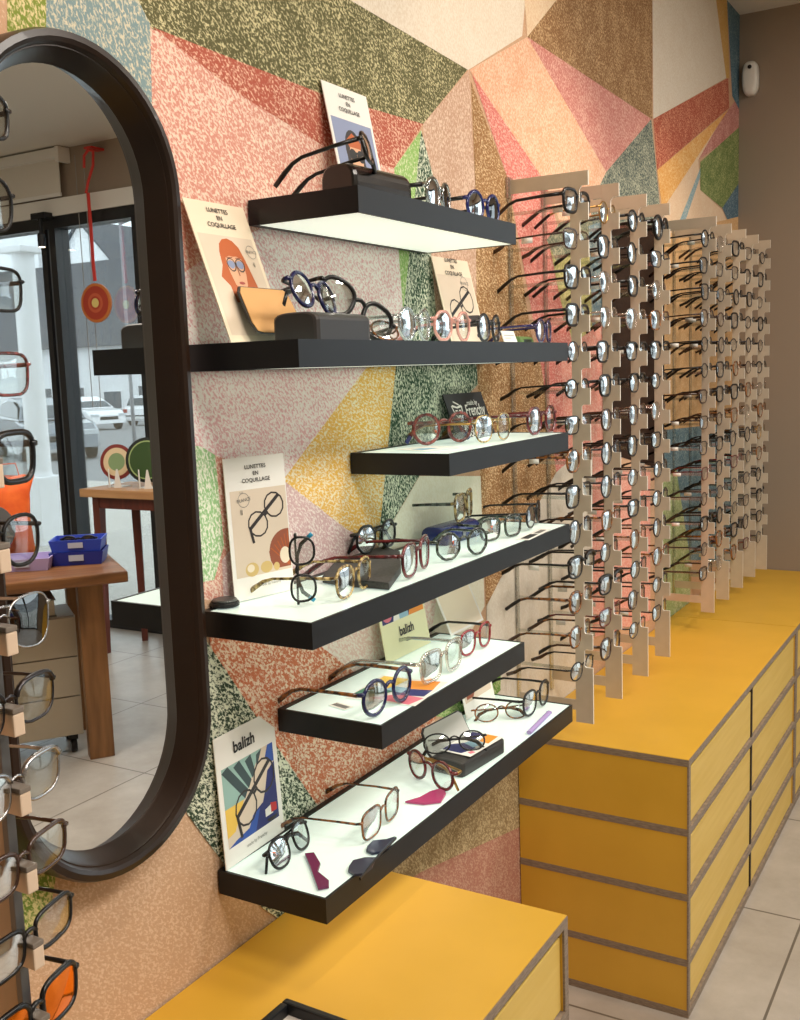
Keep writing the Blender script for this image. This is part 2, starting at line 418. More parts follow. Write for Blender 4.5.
prof = [(0, 0.0), (.001, .040), (.004, .048), (.012, .049), (.017, .046), (.020, .040), (.0215, .040), (.024, .036), (.033, .014), (.036, .0095), (.036, 0.0)]
bm = bmesh.new(); rings = []
for ins, x in prof:
    rings.append([bm.verts.new((x, y, z)) for y, z in pill(ins)])
for A, B in zip(rings, rings[1:]):
    n = len(A)
    for j in range(n): bm.faces.new((A[j], A[(j+1) % n], B[(j+1) % n], B[j]))
fr = obj('frame', bm, FRM, mt)
for p in fr.data.polygons: p.use_smooth = True
fr.modifiers.new('edges', 'EDGE_SPLIT').split_angle = R(28)
bm = bmesh.new(); prism(bm, [(y, z) for y, z in pill(.0345)], .009, Matrix(((0, 0, 1, .001), (1, 0, 0, 0), (0, 1, 0, 0), (0, 0, 0, 1))))
obj('glass', bm, MG, mt)

# ------------------------------------------------------------------ eyeglasses
FM = {
 'black': mat('frame_black', (13, 12, 13), .3, coat=.1, spec=.4),
 'matte': mat('frame_matte_black', (18, 18, 19), .45, spec=.3),
 'brown': mat('frame_brown', (58, 34, 22), .25, coat=.3),
 'tortoise': noise_mat('frame_tortoise', (44, 24, 14), (150, 92, 40), 90, .2, .42, .62, coat=.4),
 'light tortoise': noise_mat('frame_light_tortoise', (84, 60, 26), (204, 178, 116), 110, .2, .42, .6, coat=.4),
 'dark red': noise_mat('frame_dark_red', (66, 12, 18), (112, 30, 34), 70, .2, .4, .6, coat=.4),
 'red brown': noise_mat('frame_red_brown', (74, 24, 24), (140, 66, 58), 120, .25, .4, .6, coat=.3),
 'red': mat('frame_red', (140, 18, 30), .22, coat=.4),
 'navy': mat('frame_navy', (16, 22, 74), .2, coat=.4),
 'blue': mat('frame_blue', (14, 22, 92), .18, coat=.4),
 'purple': mat('frame_purple', (40, 30, 84), .22, coat=.4),
 'crystal': thin_glass('frame_crystal', (246, 238, 232), .24, .08),
 'grey crystal': thin_glass('frame_grey_crystal', (196, 200, 198), .28, .08),
 'pink': mat('frame_pink', (206, 146, 134), .22, coat=.4),
 'gold': mat('frame_gold', (178, 140, 84), .28, 1.0),
 'gunmetal': mat('frame_gunmetal', (70, 68, 70), .3, 1.0),
 'silver': mat('frame_silver', (176, 176, 178), .25, 1.0),
 'green black': noise_mat('frame_green_black', (20, 26, 22), (84, 96, 84), 100, .2, .45, .65, coat=.4),
}
LENS = thin_glass('clear_lens', (247, 250, 249), .07)
LENSB = thin_glass('coated_lens', (236, 240, 240), .20)
LENSD = thin_glass('dark_lens', (54, 56, 62), .14)
LENSG = thin_glass('gradient_smoke_lens', (120, 122, 124), .12)
LENSO = mat('orange_mirror_lens', (238, 120, 18), .08, .75)
TIPB = mat('tip_light_blue', (50, 158, 200), .35); TIPY = mat('tip_yellow', (236, 196, 44), .35); TIPG = mat('tip_grey', (120, 116, 110), .3, .5)
PAD = thin_glass('nose_pad_silicone', (238, 238, 236), .15, .2)
TAGW = mat('price_tag_card', (236, 234, 228), .6)

STY = {  # half width, half height, exponent, rim radius, gap between lenses
 'round': (.0235, .0225, 2.0, .0022, .019), 'panto': (.0245, .0220, 2.5, .0022, .019), 'oval': (.0255, .0185, 2.1, .0016, .018),
 'rectangular': (.0275, .0180, 3.6, .0018, .016), 'square': (.0260, .0215, 3.4, .0024, .018), 'octagonal': (.0250, .0225, 0, .0023, .019),
 'pilot': (.0285, .0235, 2.7, .0014, .015), 'cat-eye': (.0265, .0210, 2.6, .0024, .018),
 'browline': (.0270, .0200, 2.9, .0018, .017), 'big round': (.0265, .0255, 2.0, .0034, .017)}
SEG = 24


def outline(style, grow=0.0):
    a, b, n, t, g = STY[style]; q = []
    if style == 'octagonal':
        for i in range(SEG):
            th = 2*PI*i/SEG; s = PI/4; k = (th+PI/8) % s-s/2
            r = math.cos(s/2)/math.cos(k)*1.03
            q.append([(a*r)*math.cos(th), (b*r)*math.sin(th)])
    else:
        for i in range(SEG):
            th = 2*PI*i/SEG; c, s = math.cos(th), math.sin(th)
            x = a*math.copysign(abs(c)**(2/n), c); z = b*math.copysign(abs(s)**(2/n), s)
            if style in ('panto', 'pilot', 'browline', 'square', 'rectangular'): x *= 1+.07*(z/b)*(1.6 if style == 'pilot' else 1)
            if style == 'cat-eye': z += .006*max(0, x/a)*max(0, z/b)
            if style == 'pilot': z += -.003*max(0, -z/b)*(-x/a)*-1
            q.append([x, z])
    if grow:
        cx = sum(p[0] for p in q)/SEG
        q = [[x+grow*x/max(1e-6, math.hypot(x, z)), z+grow*z/max(1e-6, math.hypot(x, z))] for x, z in q]
    return q


CACHE = {}


def wrap(x): return 1.1*x*x


def gmesh(kind, style, thick=1.0, side=1, fold=False, seg=6):
    key = (kind, style, thick, side, fold)
    if key in CACHE: return CACHE[key]
    a, b, n, t, g = STY[style]; t = t*thick
    cx = a+g/2; cz = b+t
    HW = cx+a+.006; zt = cz+b*.45
    bm = bmesh.new()
    if kind == 'front':
        for s in (-1, 1):
            pts = [(s*(cx+x), wrap(cx+x), cz+z) for x, z in outline(style)]
            sweep(bm, pts, (t*1.1, t), 6, up=Vector((0, 1, 0)), closed=True)
        bz = cz+b*.38
        sweep(bm, [(-g/2-.0012, wrap(g/2), bz-.001), (-g/4, -.0004, bz+.003), (0, -.0006, bz+.0042), (g/4, -.0004, bz+.003), (g/2+.0012, wrap(g/2), bz-.001)], (t*.95, t*1.0), 6)
        for s in (-1, 1):
            xo = cx+a*.93
            sweep(bm, [(s*xo, wrap(xo), cz+b*.45), (s*(HW-.002), wrap(xo)+.0006, zt+.0005), (s*HW, wrap(xo)+.006, zt)], [(t*1.1, t*1.3), (t*1.1, t*1.25), (t*.8, t*1.1)], 6)
        if style == 'pilot':
            sweep(bm, [(-g/2-.006, .0008, cz+b*.78), (0, .0, cz+b*.85), (g/2+.006, .0008, cz+b*.78)], (t*.9, t*.9), 6)
        if style == 'browline':
            for s in (-1, 1):
                sweep(bm, [(s*(cx+x), wrap(cx+x)-.0006, cz+z+.0006) for x, z in outline(style)[1:12]], (t*1.5, t*2.2), 6, up=Vector((0, 1, 0)))
    elif kind == 'lens':
        ol = outline(style, -t*.3)
        fr, bk = [], []
        for f_, y in ((fr, -.0006), (bk, .0006)):
            for k in (1.0, .55):
                f_.append([bm.verts.new((side*(cx+x*k), wrap(cx+x*k)+y-.0026*(1-k*k), cz+z*k)) for x, z in ol])
            f_.append(bm.verts.new((side*cx, wrap(cx)+y-.0026, cz)))
            for j in range(SEG):
                j2 = (j+1) % SEG
                bm.faces.new((f_[0][j], f_[0][j2], f_[1][j2], f_[1][j])); bm.faces.new((f_[1][j], f_[1][j2], f_[2]))
        e1 = [bm.verts.new(v.co) for v in fr[0]]; e2 = [bm.verts.new(v.co) for v in bk[0]]
        for j in range(SEG):
            j2 = (j+1) % SEG; bm.faces.new((e1[j], e1[j2], e2[j2], e2[j]))
    elif kind in ('temple', 'tip'):
        y0 = wrap(cx+a*.93)+.006
        if fold:
            yy = y0+.004+(.006 if side > 0 else 0)
            pts = [(side*HW, y0-.001, zt), (side*(HW-.003), yy, zt), (side*(HW-.05), yy+.001, zt-.001), (-side*(HW-.04), yy+.001, zt-.003), (-side*(HW-.020), yy, zt-.010), (-side*(HW-.003), yy-.001, zt-.030)]
        else:
            pts = [(side*HW, y0, zt), (side*(HW+.0015), y0+.035, zt-.0005), (side*(HW+.002), y0+.088, zt-.003), (side*(HW+.0005), y0+.104, zt-.008), (side*(HW-.001), y0+.120, zt-.018), (side*(HW-.004), y0+.140, max(zt-.034, .002))]
        r0 = max(.0011, t*.62); k_ = max(1.0, .0017/r0)
        rad = [(r0, r0*1.9), (r0, r0*1.6), (r0, r0*1.5), (r0*1.05*k_, r0*1.7*k_), (r0*1.1*k_, r0*2.2*k_), (r0*1.0*k_, r0*2.0*k_)]
        if kind == 'temple': sweep(bm, pts, rad, 6)
        else:
            e = [Vector(p) for p in pts]; m_ = (e[4]+e[5])/2
            
            sweep(bm, [e[4]*.45+e[5]*.55, m_*.2+e[5]*.8, e[5]+(e[5]-e[4])*.03], [(r0*1.25*k_, r0*2.35*k_)]*3, 6)
    elif kind == 'sleeve':
        y0 = wrap(cx+a*.93)+.006
        e = [Vector(p) for p in [(side*(HW+.0008), y0+.102, zt-.007), (side*(HW+.0003), y0+.106, zt-.009), (side*(HW-.001), y0+.120, zt-.018), (side*(HW-.004), y0+.1405, max(zt-.0345, .002))]]
        sweep(bm, e, [(.0017, .0026), (.0021, .0033), (.0023, .0040), (.0021, .0038)], 6)
    elif kind == 'pad':
        M = Matrix.Translation((side*(g/2-.0015), .005, cz-b*.05)) @ Matrix.Rotation(side*.35, 4, 'Y')
        bmesh.ops.create_uvsphere(bm, u_segments=8, v_segments=6, radius=1, matrix=M @ Matrix.Diagonal((.0014, .003, .0055, 1)))
    elif kind == 'tag':
        y0 = wrap(cx+a)+.058
        box(bm, side*(HW+.0018)-.0004, side*(HW+.0018)+.0004, y0, y0+.022, zt-.0135, zt-.0035)
    me = bpy.data.meshes.new(kind+'_'+style)
    for f in bm.faces: f.smooth = True
    bmesh.ops.recalc_face_normals(bm, faces=bm.faces) if kind != 'lens' else None; bm.to_mesh(me); bm.free()
    me.materials.append(None); CACHE[key] = me
    return me


def bridge_h(style):
    a, b, n, t, g = STY[style]; return b+t+b*.38-t-.001


def gpart(name, me, m_, parent):
    o = bpy.data.objects.new(name, me); C.objects.link(o); o.parent = parent
    o.material_slots[0].link = 'OBJECT'; o.material_slots[0].material = m_
    return o


def glasses(label, loc, rz, style, col, lens=LENS, fold=False, thick=1.0, tcol=None, tip=None, pads=False, group=None, sun=False, tilt=0, roll=0, tag_=0, scale=1.0, sleeve=None):
    t = thing('sunglasses' if sun else 'eyeglasses', label, 'sunglasses' if sun else 'eyeglasses', loc, rz, group)
    if tilt or roll: t.rotation_euler = (tilt, roll, rz)
    t.scale = (scale,)*3
    gpart('frame_front', gmesh('front', style, thick), FM[col], t)
    tm = FM[tcol or col]
    for s in (-1, 1):
        gpart('lens', gmesh('lens', style, thick, s), lens, t)
        w = gpart('temple', gmesh('temple', style, thick, s, fold), tm, t)
        if tip: tag(gpart('temple_tip', gmesh('tip', style, thick, s, fold), tip, w), {'tip_light_blue': 'light blue temple tip', 'tip_yellow': 'yellow temple tip'}.get(tip.name))
        if sleeve: gpart('temple_sleeve', gmesh('sleeve', style, thick, s), FM[sleeve], w)
        if pads: gpart('nose_pad', gmesh('pad', style, thick, s), PAD, t)
        if tag_ == s: gpart('price_tag', gmesh('tag', style, thick, s), TAGW, t)
    return t


# ------------------------------------------------------------------ the wall racks
RACK = noise_mat('champagne_rack_plate', (196, 182, 162), (206, 192, 172), 20, .4, .3, .7, metal=.1)
EDGE = mat('white_plate_edge', (240, 236, 226), .4)
ACRY = thin_glass('clear_acrylic', (236, 238, 236), .10, .1)
ORD = ['top', 'second', 'third', 'fourth', 'fifth', 'sixth', 'seventh', 'eighth', 'ninth', 'tenth', 'eleventh', 'twelfth', 'thirteenth', 'bottom']
RNAME = ['first', 'second', 'third', 'fourth', 'fifth', 'sixth', 'seventh', 'eighth', 'ninth']
RY = [2.318, 2.529, 2.748, 2.958, 3.474, 3.680, 3.894, 4.101, 4.318]
RB = [.690, .690, .690, .691, .7105, .712, .712, .714, .704]
RT = [1.983, 1.983, 1.984, 1.985, 2.004, 2.002, 2.004, 2.004, 2.004]
NL = 14
pool = [('rectangular', 'black'), ('panto', 'black'), ('oval', 'gunmetal'), ('square', 'black'), ('round', 'gunmetal'), ('rectangular', 'brown'), ('panto', 'tortoise'), ('oval', 'brown'),
        ('browline', 'black'), ('rectangular', 'gunmetal'), ('round', 'black'), ('panto', 'brown'), ('oval', 'black'), ('square', 'tortoise'), ('square', 'black'), ('rectangular', 'dark red'), ('oval', 'black'), ('round', 'gold'), ('browline', 'black'), ('panto', 'crystal')]
rng = random.Random(11)
for i in range(9):
    y, zb, zt = RY[i], RB[i], RT[i]
    pos = ['beside the lit shelves', 'second from the lit shelves', 'third from the lit shelves', 'fourth from the lit shelves', 'first after the gap in the racks', 'second after the gap in the racks', 'third after the gap in the racks', 'second from the taupe end wall', 'last before the taupe end wall'][i]
    rk = thing('display_rack', 'tall beige notched wall rack for eyeglasses, '+pos, 'display rack', (0.003, y, zb), 0, 'notched eyeglass racks on the mural wall')
    H = zt-zb; th = .0045
    p = (H-.125)/NL; z_top0 = H-.052        # tab tops
    # outline of the comb plate in x-z
    xs, xt, xn = .153, .197, .176
    tops = [z_top0-.018-k*p for k in range(NL)]
    q = [(xs, 0), (xt, 0)]
    for z in reversed(tops):
        low = z-p*.46 if z != tops[-1] else 0
        if z != tops[-1]:
            q += [(xn, low-.004), (xn+.004, low), (xt, low)]
        q += [(xt, z), (xn+.003, z), (xn, z+.004)]
    q += [(xn, H-.040), (xn+.006, H-.032), (xt, H-.032), (xt, H), (xs, H)]
    Mx = Matrix(((1, 0, 0, 0), (0, 0, -1, th/2), (0, 1, 0, 0), (0, 0, 0, 1)))
    bm = bmesh.new()
    prism(bm, q, th, Mx)
    for f in bm.faces:
        if abs(f.normal.y) < .5 and len(f.verts) == 4: f.material_index = 1
    bm.normal_update()
    for f in bm.faces:
        f.material_index = 0 if len(f.verts) > 4 else 1
    obj('comb_plate', bm, [RACK, EDGE], rk)
    bm = bmesh.new(); box(bm, .006, xs-.0002, -.002, .002, H-.032, H)
    obj('upper_arm', bm, RACK, rk)
    bm = bmesh.new(); box(bm, .006, xs-.0002, -.002, .002, .03, .055)
    obj('lower_arm', bm, RACK, rk)
    bm = bmesh.new(); box(bm, 0, .006, -.006, .006, 0, H-.040); box(bm, 0, .006, -.013, .013, H-.040, H+.006)
    obj('wall_rail', bm, [ACRY], rk)
    for k, z in enumerate(tops):
        obj('temple_rest', boxbm(.0065, xs-.0004, -.0012, .0012, z-.012, z-.004), ACRY, rk)
    for k, z in enumerate(tops):
        st, col = pool[rng.randrange(len(pool))]
        if i == 3 and k == 0: st, col = 'big round', 'black'
        thick = rng.choice([.9, 1.0, 1.15, 1.3]) if col in ('black', 'tortoise', 'brown', 'dark red') else .85
        zz = zb+z-bridge_h(st)+.0012
        lab = '%s %s eyeglasses, %s pair on the rack %s' % (col, st, ORD[k], pos.replace('in the racks', ''))
        lab = ' '.join(lab.split())
        glasses(lab, (.176+rng.uniform(-.004, .003), y+rng.uniform(-.0015, .0015), zz), R(90+rng.uniform(-3.0, 3.0)), st, col, lens=rng.choice([LENSB, LENSB, LENS]), thick=thick,
                tag_=rng.choice([-1, 0, 0, 1]), sleeve=rng.choice(['black', 'black', 'brown']), group='eyeglasses hung on the notched wall racks', scale=rng.uniform(1.12, 1.22))

# ------------------------------------------------------------------ the near rack on the left
xt = .262
tabs_px = [(4, 640), (8.6, 719), (12.7, 797), (19.6, 874), (24.5, 950), (32, 1025)]
w3 = [at(p[0], p[1], 'x', xt) for p in tabs_px]
ny = sum(v.y for v in w3)/len(w3)
w3 = [at(p[0], p[1], 'y', ny) for p in tabs_px]
npitch = (w3[0].z-w3[4].z)/4
nz0 = sum(v.z+npitch*i for i, v in enumerate(w3))/len(w3)       # z of the tab at index 0
TANP = noise_mat('pale_wood_rack', (176, 152, 128), (194, 170, 146), 16, .45, .3, .7, stretch=(1, 1, .1))
TABM = mat('tab_beige', (214, 190, 166), .4); CAPM = mat('tab_cap_grey', (118, 108, 98), .4)
GBAR = mat('rack_bar_grey', (112, 112, 112), .35, .6)
zbot = .66; ztop_ = 2.0
nr = thing('display_rack', 'pale eyeglass rack nearest the camera, hung in front of the mirror edge', 'display rack', (.003, ny, zbot), 0)
H = ztop_-zbot
obj('comb_plate', boxbm(.206, .245, -.0045, .0045, 0, H, bev=.001), TANP, nr)
obj('front_bar', boxbm(.2452, .253, -.005, .005, 0, H, bev=.001), GBAR, nr)
obj('upper_arm', boxbm(.006, .206, -.003, .003, H-.035, H), TANP, nr)
obj('lower_arm', boxbm(.006, .206, -.003, .003, .02, .05), TANP, nr)
obj('wall_rail', boxbm(0, .006, -.014, .014, 0, H), ACRY, nr)
near = {-5: ('rectangular', 'black', LENS), -4: ('panto', 'matte', LENS), -3: ('rectangular', 'matte', LENS), -2: ('rectangular', 'red brown', LENS), -1: ('square', 'black', LENS), 0: ('panto', 'matte', LENS), 1: ('pilot', 'silver', LENSG),
        2: ('browline', 'gunmetal', LENS), 3: ('browline', 'silver', LENS), 4: ('rectangular', 'brown', LENS), 5: ('rectangular', 'black', LENS), 6: ('square', 'black', LENSO)}
desc = {-5: 'black rectangular eyeglasses barely in frame at the top of the near rack', -4: 'matte black panto eyeglasses on the near rack, just above the window rail reflection',
        -3: 'matte black eyeglasses with curved lower rim on the near rack, beside the white column', -2: 'red-brown rectangular eyeglasses on the near rack, above the parked grey car',
        -1: 'chunky black square eyeglasses on the near rack, in front of the orange bag', 0: 'matte black thin panto eyeglasses on the near rack, over the lavender tray',
        1: 'silver pilot sunglasses with smoky lenses on the near rack', 2: 'gunmetal browline eyeglasses on the near rack, in front of the drawer pedestal',
        3: 'silver half-rim eyeglasses on the near rack, beside the pedestal wheel', 4: 'brown rectangular eyeglasses on the near rack, over the mirror foot',
        5: 'shiny black rectangular eyeglasses on the near rack, second from the bottom', 6: 'black square sunglasses with orange mirrored lenses at the bottom of the near rack'}
for i, (st, col, ln) in near.items():
    zc = nz0-npitch*(i-0)+.0      # tab centre belonging to this pair
    if i == 6: zc = nz0-npitch*5
    elif i >= 1: zc = nz0-npitch*(i-1)
    else: zc = nz0-npitch*(i-1)
    if zc+.05 > ztop_: continue
    z = zc-zbot
    tb = obj('support_tab', boxbm(.253, .276, -.0062, .0062, z-.0135, z+.0080, bev=.0015), TABM, nr)
    cp = obj('tab_cap', boxbm(.2525, .2765, -.0065, .0065, z+.0082, z+.0135, bev=.0012), CAPM, tb)
    glasses(desc[i], (.268, ny, zc+.0142-bridge_h(st)), R(101), st, col, lens=ln, thick=.8 if col in ('matte', 'silver', 'gunmetal', 'red brown') else 1.15, pads=True, sun=ln in (LENSG, LENSO),
            group='eyeglasses hung on the near rack', scale=1.06)

# ------------------------------------------------------------------ things on the lit shelves
ZT = {k: v[2] for k, v in SH.items()}


def place(k, A, B, label, style, col, dz=0.0004, px=None, sc=None, **kw):
    """A, B: pixels where the wearer-side left and right rims touch; px = (xA, xB) when the shelf top cannot be seen"""
    if px:
        a = at(A[0], A[1], 'x', px[0]); b = at(B[0], B[1], 'x', px[1])
    else:
        a = at(A[0], A[1], 'z', ZT[k]+dz); b = at(B[0], B[1], 'z', ZT[k]+dz)
    d = Vector((b.x-a.x, b.y-a.y)); mid = (a+b)/2
    rz = kw.pop('rz', None)
    if rz is None: rz = math.atan2(d.y, d.x)
    else: rz = R(rz)
    q = STY[style]; s = sc or min(1.25, max(1.0, d.length/(2*q[0]+q[4])))
    mid.x = min(max(mid.x, .03), .195)
    return glasses(label, (mid.x, mid.y, ZT[k]+dz), rz, style, col, scale=s, **kw)


GS = 'eyeglasses set out on the lit shelves'
# shelf 5
place(5, (376, 717), (404, 702), 'navy blue round eyeglasses with tortoise temples on the short lit shelf', 'round', 'navy', tcol='tortoise', thick=1.2, group=GS)
place(5, (431, 684), (457, 669), 'clear crystal square eyeglasses between the navy and the red pair', 'square', 'crystal', tcol='grey crystal', thick=1.1, group=GS)
place(5, (469, 656), (486, 647), 'red panto eyeglasses with black temples at the end of the short shelf', 'panto', 'red', tcol='black', thick=1.1, group=GS)
# shelf 6
place(6, (373.4, 838), (393.6, 819), 'light tortoise square eyeglasses with long temples, open on the lowest shelf', 'square', 'tortoise', thick=.8, group=GS)
place(6, (417, 779), (442, 791), 'round dark red tortoise eyeglasses folded in front of the grey case', 'round', 'dark red', fold=True, thick=1.2, tcol='gold', group=GS)
place(6, (287, 864), (305, 852), 'black folded eyeglasses beside the plum clip on the lowest shelf', 'panto', 'black', fold=True, group=GS, tilt=R(-18), rz=97)
place(6, (490, 722), (516, 719), 'brown tortoise eyeglasses folded beside the standing photo card', 'oval', 'tortoise', fold=True, group=GS, tilt=R(-20))
place(6, (531, 716), (545, 705), 'black panto eyeglasses beside the lavender stick at the shelf end', 'panto', 'black', group=GS)
# shelf 4
place(4, (347, 599), (366, 589), 'olive tortoise eyeglasses with yellow temple tips on the seashell card shelf', 'panto', 'light tortoise', tip=TIPY, group=GS)
place(4, (407, 581), (430, 566), 'dark red panto eyeglasses lying against the flat grey case', 'panto', 'dark red', group=GS, thick=1.1)
place(4, (453, 562), (475, 555), 'green-black octagonal eyeglasses in front of the blue case', 'octagonal', 'green black', group=GS, sc=1.1, rz=72)
place(4, (492, 541), (513, 537), 'grey-black square eyeglasses between the blue case and the sunglasses', 'square', 'green black', thick=1.1, group=GS, rz=74)
place(4, (530, 530), (541, 521), 'small black oval sunglasses at the far end of the fourth shelf', 'oval', 'black', lens=LENSG, thick=1.2, group=GS, sun=True, dz=.003)
place(4, (350, 553.5), (370, 546.5), 'black octagonal eyeglasses perched on the flat grey case', 'octagonal', 'black', dz=.0145, group=GS, rz=90, fold=True)
place(4, (460, 523), (472, 515), 'olive tortoise rectangular eyeglasses perched on the blue case', 'square', 'light tortoise', dz=.0375, group=GS, tcol='green black')
p = at(318, 606, 'z', ZT[4])
a_, b_, n_, t_, g_ = STY['panto']; hw = (2*a_+g_/2+.006+.004)*.84
glasses('black panto eyeglasses stood on their side with light blue temple tips', (p.x, p.y, ZT[4]+hw), R(42), 'panto', 'black', tip=TIPB, roll=R(-90), fold=True, scale=.84, group=GS)
# shelf 3
place(3, (432, 446), (456, 442), 'round red-brown eyeglasses with blue temple tips beside the small black sign', 'round', 'red brown', tip=mat('tip_dark_blue', (40, 48, 110), .3), thick=1.2, group=GS, fold=True, rz=66)
place(3, (485, 443), (505, 440), 'thin gold and tortoise eyeglasses on the third shelf', 'panto', 'light tortoise', thick=.7, group=GS, rz=86, tcol='gold')
place(3, (535, 436), (552, 433), 'dark red octagonal eyeglasses at the far end of the third shelf', 'octagonal', 'dark red', group=GS, thick=1.1)
# shelf 2
cy0 = at(297, 325, 'x', .165).y
glasses('black and blue round eyeglasses folded on the open dark case', (.166, 1.286, ZT[2]+.0415), R(96), 'round', 'navy', fold=True, tcol='black', thick=1.3, tilt=R(-16), roll=R(8), group=GS, scale=1.12)
glasses('large black panto eyeglasses leaning on the open dark case', (.165, 1.372, ZT[2]+.0225), R(66), 'panto', 'black', roll=R(29), thick=1.35, group=GS, scale=1.2, tilt=R(-6))
place(2, (358, 338), (385, 338), 'small gold and brown eyeglasses folded flat beside the dark case', 'oval', 'tortoise', px=(.185, .185), sc=1.0, fold=True, group=GS, rz=66, tilt=R(-35))
place(2, (409, 338), (425, 338), 'clear grey crystal eyeglasses between the gold and the pink pair', 'round', 'grey crystal', px=(.17, .17), rz=97, group=GS, thick=1.2, sc=1.15)
place(2, (444, 338), (465, 338), 'pink octagonal eyeglasses on the second shelf', 'octagonal', 'pink', px=(.165, .165), rz=90, group=GS, thick=1.1, sc=1.15)
place(2, (484, 338), (498, 338), 'gunmetal round eyeglasses right of the pink pair', 'round', 'gunmetal', px=(.16, .16), rz=97, group=GS, thick=1.2, sc=1.12)
place(2, (541, 338), (550, 338), 'purple octagonal eyeglasses at the far end of the second shelf', 'octagonal', 'purple', px=(.165, .165), rz=99, group=GS, thick=1.1, sc=1.05)
# shelf 1
y = at(368, 160, 'x', .165).y
glasses('black sunglasses lying across the dark domed case on the top shelf', (.172, y+.006, ZT[1]+.043), R(116), 'square', 'black', lens=LENSD, sun=True, thick=1.3, tilt=R(-13), scale=1.0, group='sunglasses on the top shelf')
place(1, (434, 200), (447, 202), 'smoky grey crystal sunglasses in the middle of the top shelf', 'big round', 'grey crystal', px=(.165, .165), rz=100, lens=LENSD, sun=True, tcol='black', group='sunglasses on the top shelf', sc=1.0)
place(1, (476, 210), (494, 212), 'round blue sunglasses at the far end of the top shelf', 'big round', 'blue', px=(.165, .165), rz=88, lens=LENSD, sun=True, tcol='black', group='sunglasses on the top shelf', sc=1.02)

# ---- cases
CASE = mat('case_dark_leather', (46, 43, 42), .42); CASEG = noise_mat('case_grey_felt', (58, 57, 57), (70, 69, 68), 200, .7)
TANL = mat('case_tan_lining', (214, 164, 104), .7)


def dome(bm, L, W, Hh, n=12, mi=0, fl=.45):
    """long case along y with a rounded top"""
    pr = [(-W/2, 0)]
    for i in range(n+1):
        a = PI-PI*i/n; pr.append((W/2*math.copysign(abs(math.cos(a))**.6, math.cos(a)), Hh*fl+Hh*(1-fl)*math.sin(a)**.8 if math.sin(a) > 0 else Hh*fl))
    pr.append((W/2, 0))
    ks = [0, .015, .06, .94, .985, 1]; sc = [.86, .95, 1, 1, .95, .86]
    rings = [[bm.verts.new((x*s, L*k-L/2, z*(.5+.5*s))) for x, z in pr] for k, s in zip(ks, sc)]
    for A, B in zip(rings, rings[1:]):
        for j in range(len(A)-1): bm.faces.new((A[j], A[j+1], B[j+1], B[j])).material_index = mi
        bm.faces.new((A[-1], A[0], B[0], B[-1])).material_index = mi
    bm.faces.new(rings[0]).material_index = mi; bm.faces.new(rings[-1][::-1]).material_index = mi


y0c = at(340, 178, 'x', .12).y
t = thing('eyeglass_case', 'dark glossy domed eyeglass case under the black sunglasses on the top shelf', 'eyeglass case', (.118, y0c+.085, ZT[1]+.0003), R(-4), 'eyeglass cases on the shelves')
bm = bmesh.new(); dome(bm, .165, .068, .056); obj('shell', bm, mat('case_dark_gloss', (48, 44, 42), .22, .3), t, smooth=False)
obj('closing_seam', boxbm(.0285, .0315, -.07, .07, .010, .012), mat('seam_dark', (14, 13, 13), .5), t)
t = thing('eyeglass_case', 'open dark eyeglass case with raised tan lid on the second shelf', 'eyeglass case', (.163, 1.297, ZT[2]+.0003), 0, 'eyeglass cases on the shelves')
bm = bmesh.new(); dome(bm, .145, .078, .040, fl=.7); obj('shell', bm, CASE, t)
bm = bmesh.new()
q = [(-.064, .002), (-.05, 0), (.05, 0), (.064, .002), (.070, .014), (.066, .058), (.058, .066), (-.058, .066), (-.066, .058), (-.070, .014)]
Ml = Matrix.Translation((-.066, -.016, .012)) @ Matrix.Rotation(R(-27), 4, 'Y') @ Matrix.Diagonal((1, .92, 1.18, 1)) @ Matrix(((0, 0, 1, 0), (1, 0, 0, 0), (0, 1, 0, 0), (0, 0, 0, 1)))
prism(bm, q, .003, Ml); ld = obj('lid', bm, CASE, t)
bm = bmesh.new(); prism(bm, [(x*.96, z*.96+.001) for x, z in q], .0012, Ml @ Matrix.Translation((0, 0, .0031))); tag(obj('lining', bm, TANL, ld), 'tan lining')


def slab(name, label, cat, k, pts, h, m, dz=0.0004, group=None, bev=.002):
    w = [at(p[0], p[1], 'z', ZT[k]+h+dz) for p in pts]
    c = sum(w, Vector())/len(w)
    bm = bmesh.new()
    prism(bm, [(v.x-c.x, v.y-c.y) for v in w], h, Matrix.Identity(4))
    if bev: bmesh.ops.bevel(bm, geom=list(bm.edges), offset=bev, segments=2, affect='EDGES', profile=.6)
    o = obj(name, bm, m); o.location = (c.x, c.y, ZT[k]+dz)
    return tag(o, label, cat, group)


slab('eyeglass_case', 'flat folded grey eyeglass case under the black octagonal eyeglasses', 'eyeglass case', 4, [(322, 576), (337, 559), (381, 545), (400, 551), (401, 566), (389, 583), (374, 581), (345, 580)], .012, CASEG, group='eyeglass cases on the shelves')
p = at(447, 541, 'z', ZT[4]); pa = at(416, 541, 'z', ZT[4]+.015); pb = at(480, 522, 'z', ZT[4]+.015)
t = thing('eyeglass_case', 'glossy dark blue eyeglass case on the fourth shelf', 'eyeglass case', (min(p.x, .09), p.y+.02, ZT[4]+.0003), 0, 'eyeglass cases on the shelves')
t.rotation_euler[2] = math.atan2(pb.y-pa.y, pb.x-pa.x)-PI/2
bm = bmesh.new(); dome(bm, .150, .060, .036, fl=.35); obj('shell', bm, mat('case_blue', (26, 38, 92), .25), t, smooth=True)
obj('clasp', boxbm(.0285, .031, -.006, .006, .010, .018), STEEL, t)
p = at(484, 768, 'z', ZT[6]); pa = at(455, 780, 'z', ZT[6]); pb = at(512, 745, 'z', ZT[6])
rzc = math.atan2(pb.y-pa.y, pb.x-pa.x)-PI/2
